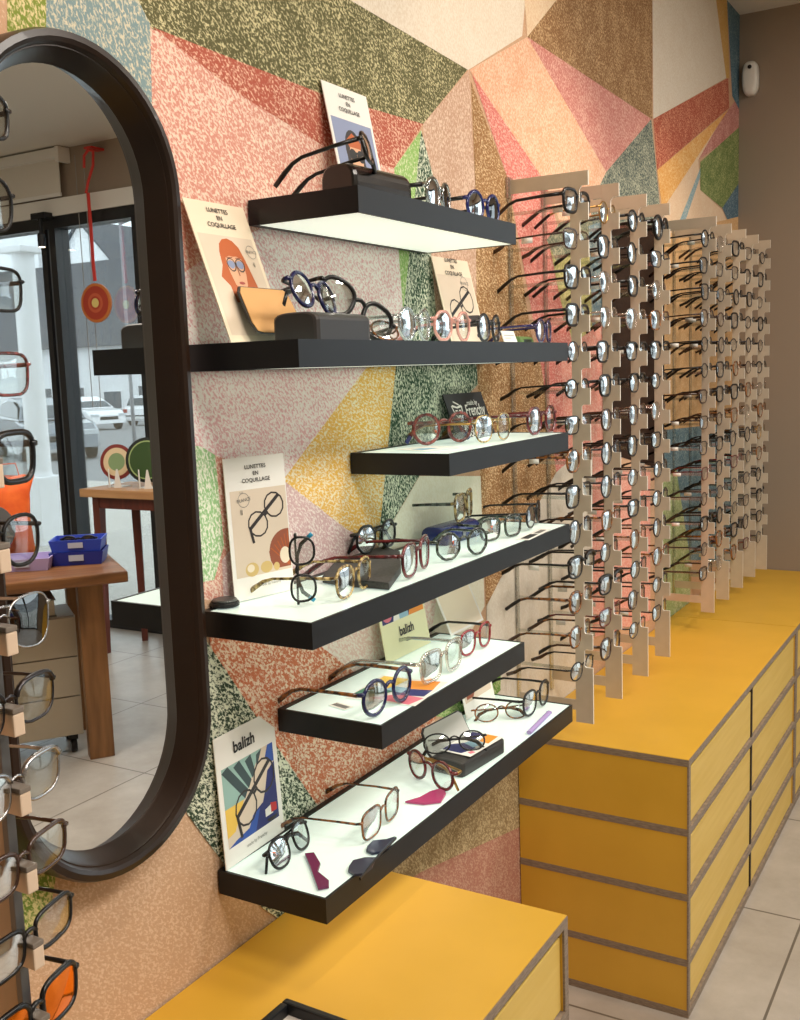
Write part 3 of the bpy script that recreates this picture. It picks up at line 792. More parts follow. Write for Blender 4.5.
t = thing('eyeglass_case', 'open dark grey eyeglass case with pale raised lid on the lowest shelf', 'eyeglass case', (min(p.x, .15), p.y+.020, ZT[6]+.0003), rzc, 'eyeglass cases on the shelves')
bm = bmesh.new(); dome(bm, .160, .074, .030, fl=.8); obj('shell', bm, CASE, t)
bm = bmesh.new(); Ml = Matrix.Translation((-.040, 0, .016)) @ Matrix.Rotation(R(-24), 4, 'Y') @ Matrix(((0, 0, 1, 0), (1, 0, 0, 0), (0, 1, 0, 0), (0, 0, 0, 1)))
prism(bm, [(x*1.08, z*.95) for x, z in q], .003, Ml); ld = obj('lid', bm, CASE, t)
bm = bmesh.new(); prism(bm, [(x*1.03, z*.9+.001) for x, z in q], .0012, Ml @ Matrix.Translation((0, 0, .0031))); tag(obj('lining', bm, mat('case_pale_lining', (206, 206, 200), .7), ld), 'pale grey lining')
lc = Vector((min(p.x, .15), p.y+.020, ZT[6]))
glasses('black oval eyeglasses folded inside the open grey case', (lc.x-.004, lc.y-.045, ZT[6]+.0318), R(40), 'oval', 'black', fold=True, tilt=R(-24), group=GS)

# ---- flat coloured leaflets, tags, clips
COL = {n: mat('print_'+n, c, .5) for n, c in dict(navy=(36, 42, 110), orange=(240, 150, 50), sky=(150, 190, 214), pink=(226, 120, 140), yellow=(240, 200, 90), white=(242, 240, 234), black=(26, 26, 28), sand=(222, 206, 186),
       blue=(48, 84, 170), mint=(150, 186, 178), cream=(238, 224, 200), hair=(190, 96, 44), skin=(230, 178, 142), rust=(150, 84, 60), shell=(214, 186, 122), grey=(120, 118, 116), dusk=(140, 152, 186), lips=(176, 80, 70), red=(196, 40, 40), dark=(50, 44, 44), green=(70, 130, 110), slate=(58, 76, 80), paleyellow=(242, 238, 196)).items()}


class Card:
    """rigid card with its print: u along the lower edge, v up the card, w out of its face"""
    def __init__(s, name, label, BL, BR, TL, hh=None, board='white', th=.0016, group='printed cards on the shelves', cat='card'):
        u = (BR-BL); s.W = u.length; u.normalize(); v = TL-BL; v = v-u*v.dot(u); s.H = hh or v.length; v.normalize(); w = u.cross(v)
        s.t = thing(name, label, cat, BL, 0, group)
        s.M = Matrix((u, v, w)).transposed().to_4x4()
        s.polys = []; s.u, s.v, s.w = u, v, w
        bm = bmesh.new(); prism(bm, [(0, 0), (s.W, 0), (s.W, s.H), (0, s.H)], th, s.M @ Matrix.Translation((0, 0, -th)))
        obj('board', bm, COL[board], s.t)

    def poly(s, col, pts): s.polys.append((col, pts)); return s

    def ell(s, col, cx, cy, rx, ry, n=20, a0=0, a1=2*PI, rot=0):
        q = []
        asp = s.W/s.H
        for i in range(n if a1-a0 > 6.2 else n+1):
            a = a0+(a1-a0)*i/n; x, y = rx*math.cos(a), ry*math.sin(a)
            q.append((cx+x*math.cos(rot)-y*math.sin(rot)/asp*asp, cy+x*math.sin(rot)+y*math.cos(rot)))
        return s.poly(col, q)

    def ring(s, col, cx, cy, rx, ry, wd, n=16, rot=0):
        for i in range(n):
            a, b = 2*PI*i/n, 2*PI*(i+1)/n
            f = lambda r, t_: (cx+(rx+r)*math.cos(t_)*math.cos(rot)-(ry+r)*math.sin(t_)*math.sin(rot), cy+((rx+r)*math.cos(t_)*math.sin(rot)+(ry+r)*math.sin(t_)*math.cos(rot))*s.W/s.H)
            s.poly(col, [f(0, a), f(0, b), f(wd, b), f(wd, a)])
        return s

    def line(s, col, x0, y0, x1, y1, wd):
        X0, Y0, X1, Y1 = x0*s.W, y0*s.H, x1*s.W, y1*s.H; l = math.hypot(X1-X0, Y1-Y0); nx_, ny_ = -(Y1-Y0)/l*wd*s.W/2, (X1-X0)/l*wd*s.W/2
        return s.poly(col, [((X0+nx_)/s.W, (Y0+ny_)/s.H), ((X0-nx_)/s.W, (Y0-ny_)/s.H), ((X1-nx_)/s.W, (Y1-ny_)/s.H), ((X1+nx_)/s.W, (Y1+ny_)/s.H)])

    def done(s):
        bm = bmesh.new(); names = []
        for k, (c, pts) in enumerate(s.polys):
            if c not in names: names.append(c)
            z = .00015+.000012*k
            vs = [bm.verts.new(s.M @ Vector((x*s.W, y*s.H, z))) for x, y in pts]
            f = bm.faces.new(vs); f.material_index = names.index(c); f.normal_update()
            if f.normal.dot(s.w) < 0: f.normal_flip()
        if s.polys:
            me = bpy.data.meshes.new('printed_picture'); bm.to_mesh(me)
            for c in names: me.materials.append(COL[c])
            o = bpy.data.objects.new('printed_picture', me); C.objects.link(o); o.parent = s.t
        bm.free()
        return s

    def text(s, body, cx, cy, size, m='black', sx=1.0, bold=0.0, shear=0, rot=0):
        text_mesh(body, size*s.W, s.M @ Matrix.Translation((cx*s.W, cy*s.H, .0011)) @ Matrix.Rotation(rot, 4, 'Z'), COL[m], 'lettering', s.t, sx=sx, bold=bold*s.W, shear=shear)
        return s


def lean(k, BLp, BRp, TLp, xb, xtop):
    """card leaning on the wall: lower edge on the shelf at x=xb, upper edge touching the wall at x=xtop"""
    if ZT[k] > 1.5:
        yl = at(TLp[0], TLp[1], 'x', xtop).y
    a = at(BLp[0], BLp[1], 'z', ZT[k]+.0006); b = at(BRp[0], BRp[1], 'z', ZT[k]+.0006)
    top = at(TLp[0], TLp[1], 'x', xtop)
    return Vector((a.x, a.y, ZT[k]+.0006)), Vector((b.x, b.y, ZT[k]+.0006)), top


def heading(c, cy=.88, s=.072, ls=.078, m='dark'):
    c.text('LUNETTES', .5, cy+ls*c.W/c.H*1.1, s, m, 1.05, .001); c.text('EN', .5, cy, s, m, 1.05, .001); c.text('COQUILLAGE', .5, cy-ls*c.W/c.H*1.1, s, m, 1.05, .001)


def eyewear(c, x, y, r, ang, col='dark', wd=.022):
    """drawn pair of eyeglasses in a picture"""
    dx, dy = math.cos(ang), math.sin(ang)
    k = c.W/c.H
    for sg in (-1, 1):
        c.ring(col, x+sg*1.25*r*dx, y+sg*1.25*r*dy*k, r, r*1.05, wd, 12, ang)
    c.line(col, x-.28*r*dx, y-.28*r*dy*k+.004, x+.28*r*dx, y+.28*r*dy*k+.004, wd*1.6)
    px_, py_ = -dy, dx
    c.line(col, x-2.2*r*dx+.3*r*px_, y-(2.2*r*dy-.3*r*py_)*k, x+2.2*r*dx+.3*r*px_, y+(2.2*r*dy+.3*r*py_)*k, wd*2.2)
    c.line(col, x-2.2*r*dx+.3*r*px_, y-(2.2*r*dy-.3*r*py_)*k, x-2.0*r*dx-1.3*r*px_*.8-.1, y-(2.0*r*dy+1.5*r*py_)*k, wd*1.8)


# shelf 4: seashell card
BL, BR, TL = lean(4, (235.2, 602.8), (294.3, 589), (219.9, 459.6), 0, .006)
c = Card('printed_card', 'tall white card with seashells and a dark eyeglass photo on the fourth shelf', BL, BR, TL)
c.poly('sand', [(.06, .16), (.985, .16), (.985, .77), (.06, .77)])
c.ell('rust', .93, .30, .30, .155, 20, PI*.5, PI*1.0); c.poly('rust', [(.64, .30), (.93, .30), (.93, .455), (.72, .41)]); c.poly('rust', [(.62, .31), (.93, .455), (.98, .455), (.98, .18), (.70, .18), (.64, .24)])
for i in range(6): c.line('hair', .95, .19, .66+.06*i, .33+.022*i, .012)
c.ell('shell', .32, .205, .11, .05); c.ell('shell', .56, .205, .10, .042); c.ell('cream', .89, .265, .09, .06); c.ell('shell', .73, .195, .05, .03); c.ell('cream', .30, .215, .06, .028)
eyewear(c, .62, .58, .145, R(38))
c.ring('grey', .27, .70, .088, .088, .006); c.done()
heading(c)
c.text('FRANCE', .27, .70, .062, 'grey', rot=R(6)); c.text('II', .22, .615, .10, 'dark', .8); c.text('CO', .24, .755, .035, 'grey'); c.text('made by Frenchy', .60, .085, .05, 'grey')
# shelf 6: blue poster
BL, BR, TL = lean(6, (226.5, 871), (284.5, 830), (222, 735.5), 0, .006)
c = Card('printed_card', 'white card with blue and striped eyeglass picture at the near end of the lowest shelf', BL, BR, TL)
c.poly('sand', [(.07, .14), (.93, .14), (.93, .75), (.07, .75)])
c.poly('mint', [(.07, .75), (.72, .75), (.40, .44), (.07, .44)])
for i in range(4):
    o_ = .19*i
    c.poly('slate', [(.07+o_, .75-.0*i-.03), (.17+o_, .75), (.46+.07*i, .50+.055*i), (.40+.075*i, .44+.06*i)])
c.poly('yellow', [(.07, .44), (.38, .44), (.20, .24), (.07, .22)])
c.poly('navy', [(.93, .60), (.80, .55), (.74, .42), (.68, .33), (.52, .29), (.42, .20), (.20, .17), (.07, .14), (.93, .14)])
c.poly('blue', [(.50, .28), (.42, .20), (.20, .17), (.07, .14), (.52, .14), (.62, .30)]); c.poly('blue', [(.93, .75), (.84, .75), (.78, .66), (.84, .61), (.93, .60)])
eyewear(c, .57, .45, .16, R(33), 'dark', .022)
c.poly('white', [(.70, .26), (.83, .28), (.83, .20), (.70, .20)]); c.poly('red', [(.80, .29), (.90, .27), (.90, .21), (.80, .21)]); c.ell('dark', .81, .175, .09, .03, 12, PI, 2*PI); c.done()
c.text('balizh', .46, .865, .165, 'black', .95, .004); c.text('made by Frenchy', .52, .08, .05, 'grey')
# shelf 2: portrait card
zt2 = ZT[2]+.0006
T = at(182, 197, 'x', .006); T2 = at(243, 210, 'x', .006)
xb = at(231, 338, 'y', T.y).x
c = Card('printed_card', 'tall card with a portrait of a red-haired person in glasses, on the second shelf', Vector((max(.05, min(xb, .084)), T.y, zt2)), Vector((max(.05, min(xb, .084)), T2.y, zt2)), T, board='cream')
c.poly('sand', [(.05, .05), (.95, .05), (.95, .76), (.05, .76)])
n0 = len(c.polys)
c.poly('hair', [(.30, .36), (.38, .44), (.40, .56), (.44, .64), (.51, .685), (.60, .70), (.68, .68), (.755, .62), (.80, .50), (.84, .38), (.90, .22), (.86, .19), (.42, .19), (.40, .30)])
c.poly('skin', [(.475, .54), (.73, .54), (.745, .46), (.735, .39), (.70, .315), (.65, .27), (.60, .258), (.55, .27), (.50, .315), (.47, .39), (.462, .46)]); c.poly('skin', [(.53, .30), (.68, .30), (.70, .18), (.51, .18)])
c.poly('hair', [(.44, .47), (.46, .58), (.52, .64), (.60, .66), (.69, .64), (.75, .57), (.77, .47), (.725, .515), (.66, .53), (.60, .525), (.54, .53), (.48, .515)])
for sx_ in (.535, .68): c.ell('dusk', sx_, .455, .058, .034, 14); c.ring('dark', sx_, .455, .06, .075, .014, 14)
c.line('dark', .59, .462, .62, .462, .016); c.line('rust', .61, .44, .615, .375, .014); c.ell('lips', .61, .325, .05, .010, 10)
for sx_ in (.535, .68): c.line('rust', sx_-.05, .512, sx_+.05, .516, .014)
c.polys[n0:] = [(k_, [(u_-.09, .56+(v_-.455)*(.75 if v_ > .455 else 1.05)) for u_, v_ in q_]) for k_, q_ in c.polys[n0:]]
c.ring('grey', .86, .66, .075, .075, .005); c.done(); heading(c, .885)
c.text('FRANCE', .86, .66, .05, 'grey'); c.text('II', .84, .565, .08, 'dark', .8)
# shelf 2: second card
T = at(431, 251, 'x', .006); T2 = at(463, 256, 'x', .006); hmax = ZT[1]-TH-.002
T.z = min(T.z, hmax)
c = Card('printed_card', 'white card with black eyeglasses above a dark case, behind the pink pair', Vector((.05, T.y, zt2)), Vector((.05, T2.y+.02, zt2)), T, board='cream')
c.poly('sand', [(.03, .02), (.97, .02), (.97, .80), (.03, .80)]); c.poly('dark', [(.50, .34), (.96, .36), (.96, .24), (.48, .22)]); eyewear(c, .52, .45, .16, R(28), 'black', .02); c.ring('grey', .74, .72, .09, .09, .006); c.done(); heading(c, .90); c.text('FRANCE', .74, .72, .06, 'grey'); c.text('II', .78, .64, .08, 'dark', .8)
# shelf 1 card
T = at(321, 79.5, 'x', .006); T2 = at(366, 96, 'x', .006); xb = at(352, 200, 'y', T.y).x
c = Card('printed_card', 'white card with a portrait in dark sunglasses, behind the domed case on the top shelf', Vector((.05, T.y, ZT[1]+.0006)), Vector((.05, T2.y, ZT[1]+.0006)), T)
c.poly('dusk', [(.05, .06), (.95, .06), (.95, .74), (.05, .74)])
c.ell('dark', .45, .50, .20, .17); c.poly('dark', [(.27, .50), (.63, .50), (.70, .20), (.22, .20)]); c.ell('skin', .47, .46, .14, .13); c.poly('skin', [(.40, .36), (.55, .36), (.58, .20), (.38, .20)]); c.poly('hair', [(.30, .58), (.45, .645), (.62, .58), (.60, .53), (.34, .53)])
c.ell('black', .40, .47, .085, .05, 14); c.ell('black', .57, .47, .085, .05, 14); c.line('black', .38, .49, .6, .49, .03); c.ell('lips', .48, .385, .04, .010, 10)
c.poly('navy', [(.10, .06), (.90, .06), (.74, .20), (.24, .20)]); c.done(); heading(c, .87)
# shelf 3 sign
BL, BR, TL = lean(3, (456, 438), (495, 432), (442.7, 394.6), 0, .012)
yT = TL.y; yT2 = at(480.7, 392, 'x', .012).y; xb_ = at(458, 437, 'y', yT).x
xb_ = min(max(xb_, .03), .10); BL = Vector((xb_, yT, ZT[3]+.0006)); BR = Vector((xb_, yT2, ZT[3]+.0006))
c = Card('printed_card', 'small black sign with white lettering leaning behind the thin gold eyeglasses', BL, BR, TL, board='black', th=.003)
c.polys += [('white', [(.10, .72), (.14, .75), (.24, .70), (.34, .74), (.37, .70), (.34, .52), (.24, .36), (.235, .40), (.32, .53), (.34, .68), (.24, .66), (.13, .70)]), ('white', [(.10, .72), (.13, .54), (.235, .36), (.24, .40), (.15, .55), (.125, .70)])]
c.line('white', .17, .60, .23, .60, .03).line('white', .26, .60, .31, .60, .03).line('white', .21, .48, .27, .48, .03); c.line('white', .18, .82, .30, .74, .02); c.done()
c.text('Frenchy', .66, .58, .20, 'white', .80, .003, shear=.25); c.text('made by', .64, .76, .09, 'white', .9, .001, shear=.25); c.text('LUNETTES EN', .5, .22, .12, 'white', 1.0, .002); c.text('COQUILLAGE', .5, .06, .10, 'white', 1.0, .002)
# shelf 5 yellow card
a = at(378, 663, 'z', ZT[5]+.0006); b = at(418, 641, 'z', ZT[5]+.0006)
c = Card('printed_card', 'pale yellow card with colourful shapes standing behind the navy eyeglasses', Vector((.035, a.y, ZT[5]+.0006)), Vector((.035, b.y, ZT[5]+.0006)), Vector((.008, a.y, ZT[4]-TH-.008)), board='paleyellow')
c.poly('navy', [(.05, .45), (.97, .45), (.97, .95), (.05, .95)]); c.poly('orange', [(.62, .45), (.97, .45), (.97, .58), (.70, .62)]); c.poly('yellow', [(.10, .60), (.30, .80), (.34, .95), (.05, .95)]); c.poly('sky', [(.42, .45), (.62, .45), (.62, .85), (.42, .85)]); c.poly('orange', [(.66, .70), (.97, .74), (.97, .88), (.66, .86)]); c.ell('pink', .17, .52, .09, .055); c.poly('white', [(.28, .45), (.42, .45), (.42, .70), (.34, .62)]); c.done()
c.text('balizh', .52, .30, .15, 'dark', .95, .003)
a = at(450, 636, 'z', ZT[5]+.0006); b = at(484, 620, 'z', ZT[5]+.0006)
c = Card('printed_card', 'blank white card standing behind the red eyeglasses', Vector((.05, a.y, ZT[5]+.0006)), Vector((.05, b.y, ZT[5]+.0006)), Vector((.012, a.y-.0, ZT[5]+.09)))
c.poly('cream', [(.04, .05), (.96, .05), (.96, .95), (.04, .95)]); c.done()
# shelf 6 photo card
a = at(477.5, 722, 'z', ZT[6]+.0006); b = at(508, 703, 'z', ZT[6]+.0006)
c = Card('printed_card', 'white card with a brown and navy photo beside the folded tortoise eyeglasses', Vector((.04, a.y, ZT[6]+.0006)), Vector((.04, b.y, ZT[6]+.0006)), Vector((.010, a.y, ZT[5]-TH-.02)))
c.poly('sand', [(.06, .22), (.94, .22), (.94, .97), (.06, .97)]); c.poly('rust', [(.12, .26), (.34, .26), (.50, .44), (.52, .97), (.20, .97), (.14, .5)]); c.poly('skin', [(.20, .36), (.36, .42), (.34, .62), (.22, .6)]); c.poly('navy', [(.54, .34), (.78, .34), (.78, .97), (.56, .97)]); c.poly('dark', [(.82, .36), (.91, .40), (.92, .97), (.84, .97)]); c.done()


# flat leaflets
def leaflet(label, k, pts, shapes, base='white', dz=.0008, tilt=0):
    w = [at(p[0], p[1], 'z', ZT[k]+dz) for p in pts]      # near-left, far-left, far-right
    c = Card('leaflet', label, w[0], w[2], w[1], board=base, th=.0006, group='leaflets on the shelves', cat='leaflet')
    for s_ in shapes: c.poly(*s_)
    return c.done()


abstract = [('pink', [(.02, .1), (.30, .02), (.36, .4), (.1, .7)]), ('navy', [(.36, .05), (.62, .05), (.55, .55), (.30, .45)]), ('orange', [(.62, .05), (.98, .10), (.9, .5), (.58, .4)]), ('green', [(.10, .72), (.45, .5), (.55, .95), (.2, .98)]), ('yellow', [(.5, .62), (.95, .55), (.97, .95), (.6, .95)]), ('sky', [(.4, .4), (.6, .38), (.62, .62), (.46, .66)])]
leaflet('colourful abstract leaflet lying under the crystal eyeglasses', 5, [(415, 706), (353, 693), (448, 682)], abstract)
w0 = Vector((lc.x+.02, lc.y-.005, ZT[6]+.0325)); Mz = Matrix.Rotation(rzc, 3, 'Z')
c = Card('leaflet', 'navy and orange leaflet lying on the open grey case', lc+Mz @ Vector((.036, -.05, .0323)), lc+Mz @ Vector((.036, .075, .0323)), lc+Mz @ Vector((-.034, -.05, .0323)), th=.0006, group='leaflets on the shelves', cat='leaflet')
for s_ in [('navy', [(.05, .35), (.35, .2), (.5, .6), (.3, .98), (.05, .98)]), ('sky', [(.35, .3), (.6, .2), (.66, .6), (.45, .7)]), ('orange', [(.62, .1), (.97, .15), (.97, .5), (.64, .42)]), ('navy', [(.6, .6), (.95, .62), (.95, .98), (.6, .98)]), ('pink', [(.1, .1), (.2, .05), (.22, .2), (.12, .22)])]: c.poly(*s_)
c.done()
leaflet('small black and white leaflet at the far end of the fourth shelf', 4, [(529, 540), (523, 536), (552, 529)], [('black', [(.08, .2), (.5, .2), (.5, .8), (.08, .8)]), ('grey', [(.56, .25), (.9, .25), (.9, .7), (.56, .7)])], dz=.0006)
leaflet('small price tag lying beside the navy eyeglasses', 5, [(328, 705), (328, 699), (345, 710)], [('grey', [(.08, .2), (.9, .2), (.9, .75), (.08, .75)])])
leaflet('faint white paper slip under the red-brown eyeglasses', 3, [(425, 451), (418, 447), (462, 447)], [('sky', [(.1, .2), (.6, .25), (.55, .6), (.2, .7)])])
yy_ = at(511, 331, 'x', .19).y
c = Card('price_tag', 'white standing price tag on the second shelf right of the gunmetal pair', Vector((.19, yy_-.03, zt2)), Vector((.19, yy_+.03, zt2)), Vector((.182, yy_-.03, zt2+.022)), group='loose tags on the shelves', cat='price tag')
c.line('grey', .12, .6, .88, .6, .02).line('grey', .12, .35, .6, .35, .02); c.done()
# clips and small things
slab('lens_clip', 'plum purple plastic clip standing out beside the black folded eyeglasses', 'lens clip', 6, [(304.7, 853), (314, 852), (320.5, 863), (317, 871), (329, 880), (329, 886), (318, 888), (311, 868)], .004, mat('plum_plastic', (104, 26, 76), .25), bev=.0008, group='lens clips on the lowest shelf')
slab('lens_clip', 'magenta plastic clip between the two tortoise eyeglasses on the lowest shelf', 'lens clip', 6, [(405, 801), (420, 797), (430, 791), (444, 787), (446, 793), (441, 801), (424, 803)], .004, mat('magenta_plastic', (176, 58, 112), .25), bev=.0008, group='lens clips on the lowest shelf')
P1 = [(367, 846), (373, 840), (387, 839), (395, 836), (390, 845), (382, 851), (372, 853), (366, 850)]; P2 = [(349, 866), (353, 860), (365, 857), (376, 857), (372, 866), (364, 873), (354, 874), (348, 870)]
t = slab('lens_clip', 'dark navy double lens clip with a black bar at the front of the lowest shelf', 'lens clip', 6, P1, .004, mat('navy_clip', (36, 42, 66), .3), bev=.0008, group='lens clips on the lowest shelf')
w = [at(p[0], p[1], 'z', ZT[6]+.0044) for p in P2]
bm = bmesh.new(); prism(bm, [(v.x-t.location.x, v.y-t.location.y) for v in w], .004, Matrix.Identity(4)); obj('clip_lens', bm, mat('navy_clip'), t)
a = at(360, 879, 'z', ZT[6]+.004); b = at(396, 838, 'z', ZT[6]+.014)
bm = bmesh.new(); sweep(bm, [a-t.location, (a+b)/2-t.location+Vector((0, 0, .004)), b-t.location], (.0014, .003), 6); obj('clip_bar', bm, FM['black'], t)
a = at(529, 733, 'z', ZT[6]+.004); b = at(549, 713, 'z', ZT[6]+.004)
t = thing('display_stick', 'lavender plastic stick at the far end of the lowest shelf', 'plastic stick', ((a.x+b.x)/2, (a.y+b.y)/2, ZT[6]+.0004))
d = (b-a)/2; d.z = 0
bm = bmesh.new(); sweep(bm, [Vector((0, 0, .0045))-d, Vector((0, 0, .0045))+d], (.006, .0042), 8); obj('stick_body', bm, mat('lavender_plastic', (178, 156, 214), .35), t)
bm = bmesh.new(); sweep(bm, [Vector((0, 0, .0045))+d*.97, Vector((0, 0, .0045))+d*1.03], (.0066, .0044), 8); obj('end_cap', bm, mat('lavender_plastic'), t)
p = at(225, 606, 'z', ZT[4])
t = thing('magnet_puck', 'black round puck at the near end of the fourth shelf, beside the mirror', 'puck', (p.x, p.y, ZT[4]+.0003))
bm = bmesh.new(); lathe(bm, [(.021, 0), (.0225, .001), (.0225, .006), (.0215, .007)], 28); obj('puck_base', bm, BLK, t)
bm = bmesh.new(); lathe(bm, [(.019, .0071), (.0195, .010), (.018, .0115)], 28); obj('puck_cap', bm, mat('puck_grey', (86, 88, 88), .35, .5), t)
p = at(531, 338, 'x', .12)
t = thing('pouch', 'small green pouch beside the purple eyeglasses on the second shelf', 'pouch', (.09, p.y, zt2), 0)
bm = bmesh.new(); dome(bm, .07, .045, .018, fl=.3); obj('shell', bm, mat('pouch_green', (96, 128, 70), .6), t, smooth=True)
obj('flap', boxbm(.019, .0225, -.022, .022, .003, .011, bev=.001), mat('pouch_dark_green', (40, 56, 36), .6), t)

# black tray on the near cabinet
tz = .637
a = at(262, 1006, 'z', tz+.02)
pts = [at(285, 996, 'z', tz+.022), at(330, 1012, 'z', tz+.022)]
t = thing('tray', 'black rimmed tray with pale lining at the picture bottom on the near cabinet', 'tray', (pts[0].x+.004, pts[0].y-.002, tz+.0005), math.atan2(pts[1].y-pts[0].y, pts[1].x-pts[0].x))
bm = bmesh.new(); L_, W_, h_ = .25, .20, .022
box(bm, 0, L_, -.012, 0, 0, h_, bev=.003); box(bm, 0, L_, -W_, -W_+.012, 0, h_, bev=.003); box(bm, 0, .012, -W_+.012, -.012, 0, h_, bev=.003); box(bm, L_-.012, L_, -W_+.012, -.012, 0, h_, bev=.003)
obj('rim', bm, BLK, t)
obj('lining', boxbm(.0121, L_-.0121, -W_+.0121, -.0121, 0, .005), mat('tray_lining', (214, 206, 198), .8), t)

# dispenser on the end wall
p = at(750, 78, 'y', YW-.03)
t = thing('wall_mounted_air_freshener', 'white oval air freshener dispenser high on the taupe end wall', 'dispenser', (p.x, YW-.001, p.z))
bm = bmesh.new()
n = 28; pr = [(.0, 1.0), (.02, 1.0), (.034, .96), (.042, .86), (.045, .6)]
rings = []
for dep, s in pr:
    rings.append([bm.verts.new((.032*s*math.copysign(abs(math.cos(2*PI*i/n))**.7, math.cos(2*PI*i/n)), -dep, .068*s*math.copysign(abs(math.sin(2*PI*i/n))**.7, math.sin(2*PI*i/n)))) for i in range(n)])
for A, B in zip(rings, rings[1:]):
    for j in range(n): bm.faces.new((A[j], A[(j+1) % n], B[(j+1) % n], B[j]))
bm.faces.new(rings[0]); bm.faces.new(rings[-1])
obj('housing', bm, WHITE, t, smooth=True)
bm = bmesh.new(); lathe(bm, [(.008, 0), (.008, .006), (.006, .007)], 16, M=Matrix.Translation((.002, -.0445, .040)) @ Matrix.Rotation(R(90), 4, 'X')); tag(obj('sensor_eye', bm, mat('sensor_black', (14, 14, 15), .2), t), 'black sensor eye')

# ================================================================== what the mirror shows: the shop behind, its glazed front and the street
FB = mat('black_window_frame', (22, 23, 26), .4); GP = thin_glass('window_pane', (244, 249, 250), .02, .0)
mu = vat(52, 230, 'y', YW).x
win = thing('window_1', None, None, (0, 0, 0)); win['kind'] = 'structure'
bm = bmesh.new()
y0, y1 = YW-.03, YW+.08
box(bm, WX0, WX1, y0, y1, WZ1-.07, WZ1); box(bm, WX0, WX1, y0, y1, 0, .05)
box(bm, WX0, WX0+.05, y0, y1, .05, WZ1-.07); box(bm, WX1-.05, WX1, y0, y1, .05, WZ1-.07)
box(bm, mu-.055, mu-.005, y0, y1, .05, WZ1-.07); box(bm, mu+.03, mu+.075, y0, y1, .05, WZ1-.07); box(bm, 5.35, 5.42, y0, y1, .05, WZ1-.07)
obj('window_frame', bm, FB, win)
obj('mullion_cover', boxbm(mu-.005, mu+.03, y0+.02, y1, .05, WZ1-.07), mat('grey_mullion', (120, 126, 132), .4, .4), win)
for a, b in ((WX0+.05, mu-.055), (mu+.075, 5.35), (5.42, WX1-.05)):
    obj('pane', boxbm(a, b, YW+.02, YW+.026, .05, WZ1-.07), GP, win)
tag(obj('trim_1', boxbm(WX0-.02, WX1, YW-.045, YW-.0005, WZ1+.0, WZ1+.10), mat('white_band', (222, 218, 210), .6)), kind='structure')
added_win = thing('window_2', None, None, (0, 0, 0)); added_win['kind'] = 'structure'  # added glazing out of view, so the rack lenses reflect daylight
bm = bmesh.new()
box(bm, VX0, VX1, y0, y1, WZ1-.07, WZ1); box(bm, VX0, VX1, y0, y1, 0, .05)
for xa in (VX0, (VX0+VX1)/2-.03, VX1-.06): box(bm, xa, xa+.06, y0, y1, .05, WZ1-.07)
obj('window_frame', bm, FB, added_win)
for a, b in ((VX0+.06, (VX0+VX1)/2-.03), ((VX0+VX1)/2+.03, VX1-.06)): obj('pane', boxbm(a, b, YW+.02, YW+.026, .05, WZ1-.07), GP, added_win)
# roller blind
p0 = vat(2, 152, 'y', YW-.06); p1 = vat(66, 140, 'y', YW-.06)
t = thing('roller_blind', 'white roller blind rolled above the shop window, seen in the mirror', 'roller blind', (vat(60, 150, 'y', YW-.05).x, YW-.002, WZ1+.13))
bh = .255
obj('cassette', boxbm(0, 2.0, -.09, 0, bh-.06, bh, bev=.006), mat('blind_white', (226, 224, 218), .6), t)
obj('blind_cloth', boxbm(.02, 1.98, -.05, -.046, .0, bh-.06), mat('blind_cloth_white', (214, 208, 196), .8), t)
obj('hem_bar', boxbm(.02, 1.98, -.056, -.040, -.022, 0, bev=.003), mat('blind_white'), t)
obj('end_bracket', boxbm(-.03, 0, -.095, 0, bh-.085, bh+.005, bev=.004), mat('blind_white'), t)
bm = bmesh.new(); sweep(bm, [(-.10, -.03, bh-.05), (-.10, -.03, -1.3)], .0025, 6); sweep(bm, [(-.17, -.03, bh-.05), (-.17, -.03, -1.3)], .0025, 6)
obj('pull_cord', bm, mat('cord_grey', (150, 148, 142), .7), t)
# spotlight on a rod
p = vat(40, 219, 'y', YW-.09); q_ = vat(41, 247, 'y', YW-.09)
t = thing('spot_lamp', 'small black spot lamp fixed to the shop window rail, seen in the mirror', 'lamp', (p.x, p.y, q_.z))
hh = p.z-q_.z
bm = bmesh.new(); lathe(bm, [(.020, .0), (.024, .002), (.024, .075), (.018, .082)], 18); obj('lamp_head', bm, BLK, t)
bm = bmesh.new(); lathe(bm, [(.018, -.003), (.018, 0.0)], 18); LB = mat('lamp_lit', (255, 236, 200), .4, emit=6); tag(obj('bulb', bm, LB, t), 'lit warm bulb')
bm = bmesh.new(); sweep(bm, [(0, 0, .082), (0, 0, hh)], .012, 10); obj('stem', bm, BLK, t)
obj('bracket', boxbm(-.06, .06, -.02, .059, hh, hh+.035), BLK, t)
# red hanging ornament
Yo = YW-.10
RED = mat('red_strap', (206, 48, 36), .45)
pts = [vat(px, py, 'y', Yo) for px, py in ((84, 168), (84, 156), (88, 150), (93, 151), (93, 165), (88, 182), (86, 193), (88, 193), (91, 230), (93, 262), (95, 281))]
dc = vat(96.5, 303, 'y', Yo)
t = thing('hanging_ornament', 'red strap with a ringed disc hanging at the window, in the mirror', 'hanging ornament', dc)
bm = bmesh.new(); sweep(bm, [v-dc for v in pts], [(.010, .006)]*7+[(.014, .005)]*4, 6, up=Vector((0, 1, 0))); obj('strap', bm, RED, t)
obj('wall_hook', boxbm(pts[2].x-dc.x-.03, pts[2].x-dc.x+.03, -.004, .0985, pts[2].z-dc.z+.008, pts[2].z-dc.z+.02), RED, t)


